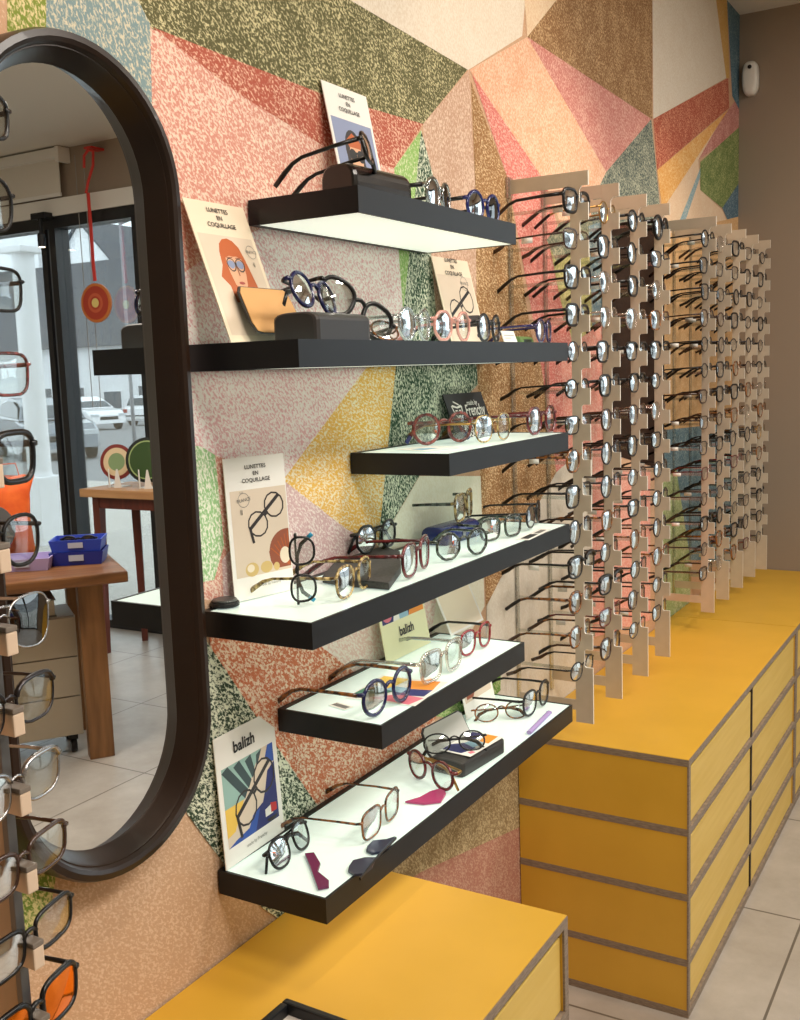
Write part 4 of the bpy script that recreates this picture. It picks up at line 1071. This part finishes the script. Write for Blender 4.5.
def disc(parent, name, c, r, cols, rot, th=.022, sq=1.0):
    M = Matrix.Translation(c) @ rot
    bm = bmesh.new(); n = 32; ms_ = []
    rr = [r*k for k, _ in cols]+[0]
    for s in (1, -1):
        for i, (k, cc) in enumerate(cols):
            if cc not in ms_: ms_.append(cc)
            r0, r1 = rr[i], rr[i+1]
            z0, z1 = s*th/2*(.55+.45*(1-(r0/r)**2)), s*th/2*(.55+.45*(1-(r1/r)**2))
            a = [bm.verts.new(M @ Vector((r0*math.cos(2*PI*j/n), r0*math.sin(2*PI*j/n), z0))) for j in range(n)]
            if r1 > 0:
                b = [bm.verts.new(M @ Vector((r1*math.cos(2*PI*j/n), r1*math.sin(2*PI*j/n), z1))) for j in range(n)]
                for j in range(n): bm.faces.new((a[j], a[(j+1) % n], b[(j+1) % n], b[j])).material_index = ms_.index(cc)
            else: bm.faces.new(a).material_index = ms_.index(cc)
    o = [bm.verts.new(M @ Vector((r*math.cos(2*PI*j/n), r*math.sin(2*PI*j/n), s*th/2*.55))) for s in (1, -1) for j in range(n)]
    for j in range(n): bm.faces.new((o[j], o[(j+1) % n], o[n+(j+1) % n], o[n+j]))
    return obj(name, bm, ms_, parent)


OR_ = mat('disc_orange', (196, 112, 48), .5); ORR = mat('disc_red', (170, 58, 36), .5); OY = mat('disc_yellow', (222, 200, 120), .5)
disc(t, 'ringed_disc', Vector((0, 0, 0)), .115, [(1, OR_), (.86, ORR), (.5, mat('disc_rust', (196, 90, 56), .5)), (.34, ORR), (.24, OY)], Matrix.Rotation(R(-4), 4, 'Z') @ Matrix.Rotation(R(90), 4, 'X'))
# tall side table by the window, with two ringed plates on easels
Yt = 4.1
a = vat(79, 489, 'y', Yt); zt_ = a.z
t = thing('side_table', 'tall wooden side table by the window carrying two ringed plates, seen in the mirror', 'table', (a.x-.36, Yt, 0))
OAKT = noise_mat('side_table_oak', (176, 128, 84), (200, 152, 104), 12, .5, .3, .7, stretch=(.3, 3, 3)); MAH = noise_mat('side_table_legs', (84, 36, 26), (108, 50, 36), 10, .4, .3, .7, stretch=(3, 3, .3))
obj('table_top', boxbm(-.36, .36, 0, .40, zt_-.045, zt_, bev=.004), OAKT, t)
obj('apron', boxbm(-.30, .30, .04, .36, zt_-.11, zt_-.046), MAH, t)
for sx in (-1, 1):
    for yy in (.06, .34):
        bm = bmesh.new(); sweep(bm, [(sx*.275, yy, zt_-.046), (sx*.30, yy+(.03 if yy > .2 else -.0), 0.0)], [(.035, .035), (.024, .024)], 4); obj('leg', bm, MAH, t)
for i, (px, py, r, cols, lab) in enumerate(((117, 462, .100, [(1, mat('plate_maroon', (128, 44, 36), .4)), (.8, mat('plate_cream', (224, 200, 160), .4)), (.5, mat('plate_sage', (132, 156, 110), .4))], 'maroon, cream and green ringed plate on a white easel, seen in the mirror'),
                                           (147, 460, .125, [(1, mat('plate_black', (24, 30, 24), .4)), (.86, mat('plate_line', (150, 170, 110), .4)), (.8, mat('plate_green', (52, 78, 34), .4))], 'dark green plate with a black rim on a white easel, seen in the mirror'))):
    c_ = vat(px, py, 'y', Yt+.14)
    ob = thing('ringed_plate', lab, 'plate', (c_.x, c_.y, zt_+.0005), 0, 'ringed plates on the side table')
    disc(ob, 'plate_disc', Vector((0, 0, max(r+.02, c_.z-zt_))), r, cols, Matrix.Rotation(R(0), 4, 'Z') @ Matrix.Rotation(R(82), 4, 'X') @ Matrix.Rotation(R(-20), 4, 'Y'), .014)
    EAS = mat('easel_white', (226, 222, 214), .5)
    for sx in (-1, 1):
        bm = bmesh.new(); prism(bm, [(-.022, 0), (.022, 0), (.004, .105), (-.004, .105)], .006, Matrix.Translation((sx*.030, -.035, 0)) @ Matrix.Rotation(R(sx*38), 4, 'Z') @ Matrix.Rotation(R(90), 4, 'X')); obj('easel_foot', bm, EAS, ob)
    obj('easel_base', boxbm(-.045, .045, -.03, .05, 0, .006), EAS, ob)
# desk
WOODD = noise_mat('desk_walnut', (92, 58, 32), (146, 98, 58), 9, .4, .3, .72, stretch=(.35, 4, 4), detail=6); WOODL = noise_mat('desk_leg_oak', (104, 70, 38), (152, 108, 66), 7, .45, .3, .72, stretch=(4, 4, .4), detail=6)
e = vat(128, 571, 'y', 2.98); dz_ = e.z; RD = R(-55)
du = Vector((math.cos(RD), math.sin(RD), 0)); dw = Vector((-math.sin(RD), math.cos(RD), 0)); DC = Vector((e.x, e.y, 0))
t = thing('desk', 'brown wooden desk with slab legs in the middle of the shop, seen in the mirror', 'desk', DC, RD)
obj('desk_top', boxbm(0, 1.6, 0, .70, dz_-.045, dz_, bev=.008), WOODD, t)
for xo, yo in ((0, 0), (1.36, 0), (1.36, .40), (0, .40)):
    obj('leg', boxbm(.085+xo, .185+xo, .12+yo, .19+yo, 0, dz_-.046, bev=.003), WOODL, t)
obj('crossbar', boxbm(.20, 1.42, .54, .58, dz_-.13, dz_-.046), WOODL, t)
PO = DC+du*.19+dw*.215
zt2_ = vat(84, 617, 'y', PO.y).z; zb_ = .085
t = thing('drawer_pedestal', 'beige three-drawer pedestal on casters under the desk, seen in the mirror', 'drawer pedestal', PO, RD)
PB = mat('pedestal_beige', (178, 168, 150), .5)
obj('body', boxbm(0, .46, .018, .28, zb_, zt2_, bev=.004), PB, t)
hd = (zt2_-zb_)/3
for i in range(3): obj('drawer', boxbm(.002, .458, 0, .0178, zb_+hd*i+.002, zb_+hd*(i+1)-.003, bev=.002), PB, t)
for sx in (.04, .42):
    for sy in (.05, .23):
        bm = bmesh.new(); lathe(bm, [(.028, -.012), (.030, -.008), (.030, .008), (.028, .012)], 18, M=Matrix.Translation((sx, sy, .0302)) @ Matrix.Rotation(R(90), 4, 'Y'))
        w = obj('caster', bm, BLK, t)
        obj('caster_fork', boxbm(sx-.018, sx+.018, sy-.012, sy+.012, .055, zb_), BLK, w)
hb = min(max(.05, dz_-.06-zt2_-.01), .075)
pb = PO+du*.07+dw*.03
t = thing('binder', 'grey binder on top of the drawer pedestal under the desk, in the mirror', 'binder', (pb.x, pb.y, zt2_+.0005), RD)
obj('cover', boxbm(0, .30, 0, .22, hb-.006, hb, bev=.002), mat('binder_grey', (120, 120, 116), .4), t); obj('pages', boxbm(.006, .29, .006, .21, .006, hb-.0065), mat('binder_paper', (196, 190, 172), .7), t)
obj('under_cover', boxbm(0, .30, 0, .22, 0, .0055, bev=.002), mat('binder_grey'), t)


def open_box(name, label, cat, x, y, z, w, d, h, m, group=None, rim=.006):
    t = thing(name, label, cat, (x, y, z), R(-38), group)
    bm = bmesh.new()
    b = [(-w/2*.9, -d/2*.9), (w/2*.9, -d/2*.9), (w/2*.9, d/2*.9), (-w/2*.9, d/2*.9)]; tp = [(-w/2, -d/2), (w/2, -d/2), (w/2, d/2), (-w/2, d/2)]
    rings = [[bm.verts.new((p[0], p[1], 0)) for p in b], [bm.verts.new((p[0], p[1], h)) for p in tp], [bm.verts.new((p[0]*(1-2*rim/w), p[1]*(1-2*rim/d), h)) for p in tp], [bm.verts.new((p[0]*(1-2*rim/w), p[1]*(1-2*rim/d), rim)) for p in b]]
    for A, B in zip(rings, rings[1:]):
        for j in range(4): bm.faces.new((A[j], A[(j+1) % 4], B[(j+1) % 4], B[j]))
    bm.faces.new(rings[0][::-1]); bm.faces.new(rings[-1])
    obj('tray_shell', bm, m, t)
    bm = bmesh.new(); box(bm, -.03, .03, -d/2-.0015, -d/2-.0003, h*.35, h*.8); obj('label_plate', bm, mat('label_grey', (176, 180, 196), .5), t)
    return t


BLU = mat('tray_blue', (44, 70, 178), .4); BLU2 = mat('tray_dark_blue', (30, 46, 140), .4); LAV = mat('tray_lavender', (176, 160, 206), .45)
def dk(px, py):
    v = vat(px, py, 'z', dz_); d = v-DC
    a = min(max(d.dot(du), .14), 1.45); b = min(max(d.dot(dw), .13), .56)
    return DC+du*a+dw*b


bx = dk(90, 561)
open_box('job_tray', 'dark blue plastic tray on the desk beneath the brighter blue tray, seen in the mirror', 'tray', bx.x, bx.y, dz_+.0005, .22, .17, .055, BLU2, 'plastic trays on the desk')
open_box('job_tray', 'bright blue plastic tray with sunglasses stacked on the desk, seen in the mirror', 'tray', bx.x, bx.y, dz_+.0562, .215, .165, .050, BLU, 'plastic trays on the desk')
glasses('black sunglasses lying in the bright blue tray, seen in the mirror', (bx.x, bx.y, dz_+.0645), R(-38), 'oval', 'black', lens=LENSD, sun=True, thick=2.2, fold=True, scale=1.15)
bx = dk(27, 568)
open_box('job_tray', 'lavender plastic tray on the desk beside the blue trays, seen in the mirror', 'tray', bx.x, bx.y, dz_+.0005, .22, .18, .05, LAV, 'plastic trays on the desk')
# orange bag and round desk mirror behind
p = dk(8, 545)+dw*.09
t = thing('bag', 'bright orange cloth bag standing on the desk behind the lavender tray, seen in the mirror', 'bag', (p.x, p.y, dz_+.0005), RD)
bm = bmesh.new()
hz = max(.16, vat(14, 478, 'y', p.y).z-dz_)
prf = [(.075, .045, 0), (.085, .055, .03), (.08, .05, hz*.45), (.09, .03, hz*.8), (.105, .012, hz)]
rings = []
for w_, d_, z in prf:
    rings.append([bm.verts.new((w_*math.cos(2*PI*j/20)*(1+.06*math.sin(5*j+z*40)), d_*math.sin(2*PI*j/20)*(1+.15*math.sin(3*j+z*30)), z+(.012*math.sin(4*j) if z == hz else 0))) for j in range(20)])
for A, B in zip(rings, rings[1:]):
    for j in range(20): bm.faces.new((A[j], A[(j+1) % 20], B[(j+1) % 20], B[j]))
bm.faces.new(rings[0][::-1]); bm.faces.new(rings[-1])
obj('bag_body', bm, noise_mat('orange_cloth', (224, 84, 20), (246, 112, 36), 18, .7, .3, .7), t, smooth=True)
bm = bmesh.new(); sweep(bm, [(-.05, 0, hz-.01), (-.035, 0, hz+.06), (.035, 0, hz+.06), (.05, 0, hz-.01)], (.006, .003), 6); obj('handle', bm, mat('orange_strap', (226, 88, 24), .6), t)
p = dk(-6, 562)-dw*.05
t = thing('desk_mirror', 'round grey desk mirror in front of the orange bag, in the mirror', 'desk mirror', (p.x, p.y, dz_+.0005), RD)
rr_ = .10
bm = bmesh.new(); lathe(bm, [(.07, 0), (.072, .004), (.012, .012), (.008, .03), (.008, .05)], 24); obj('foot', bm, STEEL, t)
bm = bmesh.new(); lathe(bm, [(rr_, -.006), (rr_+.004, 0), (rr_, .006)], 32, M=Matrix.Translation((0, 0, .05+rr_)) @ Matrix.Rotation(R(80), 4, 'X') @ Matrix.Rotation(R(-20), 4, 'Y')); obj('disc', bm, mat('disc_grey', (110, 110, 108), .25, .3), t)

# ---- the street
GR = noise_mat('pale_gravel', (168, 164, 156), (198, 194, 186), 30, .9, .35, .65)
ASP = noise_mat('asphalt', (120, 122, 124), (140, 141, 142), 8, .9, .35, .65)


def gz(y): return -.02-.020*(y-4.8)


bm = bmesh.new()
vs = [bm.verts.new(q) for q in ((-40, 4.78, gz(4.78)), (60, 4.78, gz(4.78)), (60, 13, gz(13)), (-40, 13, gz(13)))]; bm.faces.new(vs).material_index = 0
vs2 = [bm.verts.new(q) for q in ((60, 90, gz(90)), (-40, 90, gz(90)))]; bm.faces.new((vs[3], vs[2], vs2[0], vs2[1])).material_index = 1
tag(obj('ground', bm, [GR, ASP]), kind='structure')
OW = mat('render_white', (232, 234, 236), .8); SLT = noise_mat('slate_roof', (70, 75, 82), (92, 97, 104), 3, .7, .3, .7, stretch=(1, 4, 4)); WGL = mat('dark_house_window', (74, 84, 94), .1)
# white column and plinth
p = vat(34, 400, 'y', 7.2); w = .115
t = thing('porch_column', 'white round porch column on a square plinth outside the shop window, seen in the mirror', 'column', (p.x, 7.2, gz(7.2)))
zp = vat(40, 476, 'y', 7.2).z-gz(7.2); zt_c = vat(32, 246, 'y', 7.2).z-gz(7.2)
bm = bmesh.new(); lathe(bm, [(w*1.08, zp), (w, zp+.05), (w*.93, zt_c-.06)], 28); obj('shaft', bm, OW, t, smooth=False)
obj('plinth', boxbm(-.17, .17, -.17, .17, 0, zp, bev=.01), OW, t)
obj('capital', boxbm(-.16, .16, -.16, .16, zt_c-.06, zt_c, bev=.01), OW, t)


def house(name, label, xa, xb, y, depth, zeave, zr, wins, gable=False):
    z0 = gz(y+depth/2)-.4
    t = thing(name, label, 'house', ((xa+xb)/2, y, z0), 0, 'houses across the street')
    W = (xb-xa)/2; he = zeave-z0; hr = zr-z0
    bm = bmesh.new()
    if gable:
        pr = [(-W, 0), (W, 0), (W, he), (0, hr), (-W, he)]
        prism(bm, pr, depth, Matrix(((1, 0, 0, 0), (0, 0, 1, 0), (0, 1, 0, 0), (0, 0, 0, 1))))
        obj('wall', bm, OW, t)
        for s in (-1, 1):
            bm = bmesh.new(); dx, dz = W, hr-he; l = math.hypot(dx, dz); nx_, nz_ = dz/l*.15, dx/l*.15
            prism(bm, [(s*W*1.06, he-.06*dz), (0, hr), (0, hr+.18), (s*W*1.06, he-.06*dz+.18)], depth+.6, Matrix(((1, 0, 0, 0), (0, 0, 1, -.3), (0, 1, 0, .002), (0, 0, 0, 1)))); obj('roof', bm, SLT, t)
    else:
        obj('wall', boxbm(-W, W, 0, depth, 0, he), OW, t)
        bm = bmesh.new(); prism(bm, [(-.5, he-.02), (depth+.5, he-.02), (depth/2, hr)], 2*W+.4, Matrix(((0, 0, 1, -W-.2), (1, 0, 0, 0), (0, 1, 0, .021), (0, 0, 0, 1)))); obj('roof', bm, SLT, t)
    for (cx, z, w_, h_) in wins:
        f = obj('window', boxbm(cx-w_/2, cx+w_/2, -.05, -.001, z, z+h_), mat('house_window_frame', (236, 238, 240), .5), t)
        obj('pane', boxbm(cx-w_/2+.07, cx+w_/2-.07, -.06, -.0505, z+.07, z+h_-.07), WGL, f)
    return t


yh = 48
l0 = vat(142, 350, 'y', yh); r0 = vat(-20, 350, 'y', yh)
ze = vat(90, 347, 'y', yh).z; zr = vat(90, 262, 'y', yh+3.5).z
house('house', 'long white house with a big slate roof across the street, seen in the mirror', l0.x-9, r0.x+3, yh, 7, ze, zr, [(-4.5, 1.1, 1.0, 1.5), (-1.8, 1.1, 1.6, 1.2), (1.2, 1.1, 1.1, 1.5), (4.2, 1.1, 1.1, 1.5), (-8, 1.1, 1.1, 1.5)])
yg = 62
pk = vat(80, 222, 'y', yg); le = vat(150, 305, 'y', yg)
Wg = pk.x-le.x
house('house', 'tall white gabled house with grey roof behind the long one, seen in the mirror', pk.x-Wg, pk.x+Wg, yg, 10, le.z, pk.z, [(0, 6.0, 1.3, 1.6)], gable=True)
p = vat(44, 330, 'y', 66)
house('house', 'white flat-fronted house behind the porch column, seen in the mirror', p.x, p.x+12, 66, 5, vat(30, 215, 'y', 66).z, vat(30, 172, 'y', 68).z, [(-3.8, 7.2, 1.1, 1.5), (.8, 7.2, 1.1, 1.5)])
# lamp post seen at the right of the window
p = vat(127, 330, 'y', 22)
t = thing('lamp_post', 'slim grey lamp post in the street, seen in the mirror', 'lamp post', (p.x, 22, gz(22)))
hz = vat(127, 222, 'y', 22).z-gz(22)
bm = bmesh.new(); sweep(bm, [(0, 0, 0), (0, 0, hz)], [(.06, .06), (.035, .035)], 10); obj('pole', bm, STEEL, t)
bm = bmesh.new(); sweep(bm, [(0, 0, hz-.03), (-.5, 0, hz+.06)], .03, 8); obj('arm', bm, STEEL, t)
obj('lamp_head', boxbm(-.95, -.5, -.09, .09, hz+.03, hz+.1, bev=.02), STEEL, t)


def car(name, label, x, y, rz, paint, kind='hatch', sc=1.0):
    t = thing(name, label, 'car', (x, y, gz(y)), rz, 'cars parked in the street'); t.scale = (sc,)*3
    # local x: forward, z up; side profile loops at several widths
    if kind == 'hatch':
        low = [(-1.75, .28), (-1.78, .55), (-1.74, .86), (-1.66, .95), (1.0, .93), (1.55, .80), (1.74, .60), (1.74, .28)]; top = [(-1.66, .95), (-1.52, 1.42), (-1.2, 1.50), (-.2, 1.50), (.35, 1.36), (1.0, .93)]
        wb = (-1.12, 1.14); W = .80
    else:
        low = [(-2.0, .3), (-2.05, .6), (-2.0, .9), (-1.8, .98), (.9, .96), (1.7, .86), (2.02, .66), (2.05, .3)]; top = [(-1.8, .98), (-1.35, 1.40), (-.8, 1.48), (-.1, 1.46), (.5, 1.30), (1.05, .96)]
        wb = (-1.25, 1.3); W = .86
    bm = bmesh.new()
    for prof_, ws in ((low, [(1, 1.0)]), (top, [(1, .80)])):
        pass
    # body: rounded section built from inset loops
    loops = []
    for yk, ins in ((-W, .06), (-W*.9, 0), (W*.9, 0), (W, .06)):
        cxm = sum(p[0] for p in low)/len(low); czm = .6
        loops.append([bm.verts.new((p[0]-(p[0]-cxm)*ins, yk, p[1]-(p[1]-czm)*ins)) for p in low])
    n = len(low)
    for A, B in zip(loops, loops[1:]):
        for j in range(n): bm.faces.new((A[j], A[(j+1) % n], B[(j+1) % n], B[j]))
    bm.faces.new(loops[0]); bm.faces.new(loops[-1][::-1])
    obj('body', bm, paint, t)
    bm = bmesh.new(); loops = []
    for s in (-1, 1):
        loops.append([bm.verts.new((p[0], s*(W*.92 if i in (0, len(top)-1) else W*.72), p[1]-.001)) for i, p in enumerate(top)])
    n = len(top)
    for j in range(n): bm.faces.new((loops[0][j], loops[0][(j+1) % n], loops[1][(j+1) % n], loops[1][j]))
    bm.faces.new(loops[0]); bm.faces.new(loops[1][::-1])
    cb = obj('cabin', bm, paint, t)
    G = mat('car_glass', (66, 78, 86), .05)

    def lerp(a, b, k): return (a[0]+(b[0]-a[0])*k, a[1]+(b[1]-a[1])*k)
    for nm, (pa, pb) in (('rear_window', (top[0], top[1])), ('windshield', (top[-1], top[-2]))):
        a = lerp(pa, pb, .14); b = lerp(pa, pb, .9); d = (pb[1]-pa[1], -(pb[0]-pa[0])); l = math.hypot(*d); sg = 1 if nm == 'windshield' else -1
        o_ = (abs(d[0])/l*.012*sg, abs(d[1])/l*.012)
        bm = bmesh.new()
        ya_, yb_ = W*.92-.14*(W*.2)-.06, W*.72+.1*W*.2-.05
        vv = [(a[0]+o_[0], -ya_, a[1]+o_[1]), (a[0]+o_[0], ya_, a[1]+o_[1]), (b[0]+o_[0], yb_, b[1]+o_[1]), (b[0]+o_[0], -yb_, b[1]+o_[1])]
        v1 = [bm.verts.new(v) for v in vv]; v2 = [bm.verts.new((v[0]-o_[0]*1.5, v[1], v[2]-o_[1]*1.5)) for v in vv]
        bm.faces.new(v1); bm.faces.new(v2[::-1])
        for j in range(4): bm.faces.new((v1[j], v1[(j+1) % 4], v2[(j+1) % 4], v2[j]))
        obj(nm, bm, G, t)
    for s in (-1, 1):
        bm = bmesh.new()
        q = [lerp(top[0], top[1], .2), lerp(top[0], top[1], .85), (top[2][0], top[2][1]-.07), (top[3][0], top[3][1]-.07), lerp(top[-1], top[-2], .8), lerp(top[-1], top[-2], .15)]
        q = [(min(max(p_[0], top[0][0]+.18), top[-1][0]-.15), p_[1]) for p_ in q]
        zz0, zz1 = top[0][1], top[2][1]
        vv = [bm.verts.new((p_[0], s*(W*.92-(p_[1]-zz0)/(zz1-zz0)*W*.2+.012), p_[1])) for p_ in q]; v2 = [bm.verts.new(v.co-Vector((0, s*.02, 0))) for v in vv]
        bm.faces.new(vv); bm.faces.new(v2[::-1])
        for j in range(6): bm.faces.new((vv[j], vv[(j+1) % 6], v2[(j+1) % 6], v2[j]))
        obj('side_window', bm, G, t)
        for wx in wb:
            bm = bmesh.new(); lathe(bm, [(.20, -.10), (.29, -.09), (.31, -.07), (.31, .07), (.29, .09), (.20, .10)], 24, M=Matrix.Translation((wx, s*(W-.06), .30)) @ Matrix.Rotation(R(90), 4, 'X')); w_ = obj('wheel', bm, mat('tyre', (28, 28, 30), .7), t)
            bm = bmesh.new(); lathe(bm, [(.19, -.004), (.19, .01), (.05, .03)], 18, M=Matrix.Translation((wx, s*(W+.035), .30)) @ Matrix.Rotation(R(-90*s), 4, 'X')); obj('hub', bm, STEEL, w_)
        obj('tail_light', boxbm(low[1][0]-.02, low[1][0]+.12, min(s*W*.70, s*W*.96), max(s*W*.70, s*W*.96), .68, .86, bev=.01), mat('tail_red', (170, 50, 44), .2), t)
        obj('headlight', boxbm(low[-2][0]-.22, low[-2][0]+.012, min(s*W*.55, s*W*.95), max(s*W*.55, s*W*.95), .60, .72, bev=.012), mat('headlight', (214, 220, 224), .1, .3), t)
    DK = mat('car_black_trim', (30, 32, 34), .5)
    obj('grille', boxbm(low[-2][0]-.02, low[-2][0]+.025, -W*.5, W*.5, .46, .60, bev=.01), DK, t); obj('front_intake', boxbm(low[-2][0]-.02, low[-2][0]+.02, -W*.75, W*.75, .30, .40, bev=.01), DK, t)
    obj('rear_bumper', boxbm(low[1][0]-.035, low[1][0]+.1, -W*.97, W*.97, .34, .56, bev=.02), paint, t); obj('bumper_strip', boxbm(low[1][0]-.042, low[1][0]-.030, -W*.9, W*.9, .50, .56), DK, t)
    obj('number_plate', boxbm(low[1][0]-.048, low[1][0]-.036, -.24, .24, .38, .48), mat('plate_white', (226, 228, 224), .5), t)
    return t


WP = mat('car_white', (232, 234, 236), .2, coat=.6); GPNT = mat('car_grey', (116, 124, 132), .22, .5, coat=.6)
yc = 37.5
p = vat(133, 405, 'y', yc); car('car', 'white hatchback seen from behind, parked across the street', p.x, yc+1.75, R(84), WP, 'hatch', 1.0)
p = vat(92, 405, 'y', 33); car('car', 'white car parked side-on next to the hatchback across the street', p.x+1.0, 33.6, R(196), WP, 'sedan', 1.0)
p = vat(84, 440, 'y', 18); car('car', 'grey car with its nose towards the shop, parked just outside', p.x+1.4, 18, R(208), GPNT, 'sedan', 1.0)

# ------------------------------------------------------------------ light: overcast day through the shopfront, warm ceiling spots, added ceiling fill, lit shelves
wd = bpy.data.worlds.new('day'); bpy.context.scene.world = wd; wd.use_nodes = True
bg = wd.node_tree.nodes['Background']; bg.inputs['Color'].default_value = (.90, .96, 1, 1); bg.inputs['Strength'].default_value = 2.9


def lamp(kind, name, loc, target, energy, col, **k):
    l = bpy.data.lights.new(name, kind); l.energy = energy; l.color = col
    for a, v in k.items(): setattr(l, a, v)
    o = bpy.data.objects.new(name, l); C.objects.link(o); o.location = loc
    o.rotation_euler = (Vector(target)-Vector(loc)).to_track_quat('-Z', 'Y').to_euler()
    return o


WARM = (1, .83, .64); NEUT = (1, .93, .84)
for i, (x, y, e_) in enumerate(((1.9, .6, 1.0), (1.9, 2.2, 1.0), (1.9, 3.6, .8), (4.2, 1.2, .8))):
    lamp('AREA', 'ceiling_fill', (x, y, ZC-.02), (x, y, 0), 40*e_, NEUT, shape='SQUARE', size=.6)  # added soft fill below the ceiling, no fixture behind it
for (x, y, tx, ty, tz, e_) in ((.95, .75, 0, .70, 2.05, 17), (.95, 1.45, 0, 1.25, 1.75, 22), (.95, 2.15, .0, 2.3, 2.0, 25), (.95, 2.75, .1, 2.7, 1.4, 30), (.95, 3.5, .1, 3.5, 1.4, 30), (.95, 1.3, .25, 1.2, .64, 18)):
    lamp('SPOT', 'warm_spot', (x, y, ZC-.03), (tx, ty, tz), e_, WARM, spot_size=R(62), spot_blend=.7, shadow_soft_size=.03)

sc = bpy.context.scene
sc.view_settings.view_transform = 'Standard'; sc.view_settings.look = 'None'; sc.view_settings.gamma = 1; sc.view_settings.use_curve_mapping = False
sc.view_settings.exposure = 0.0
sc.cycles.use_denoising = True
sc.cycles.max_bounces = 8; sc.cycles.transparent_max_bounces = 24; sc.cycles.caustics_reflective = False; sc.cycles.caustics_refractive = False
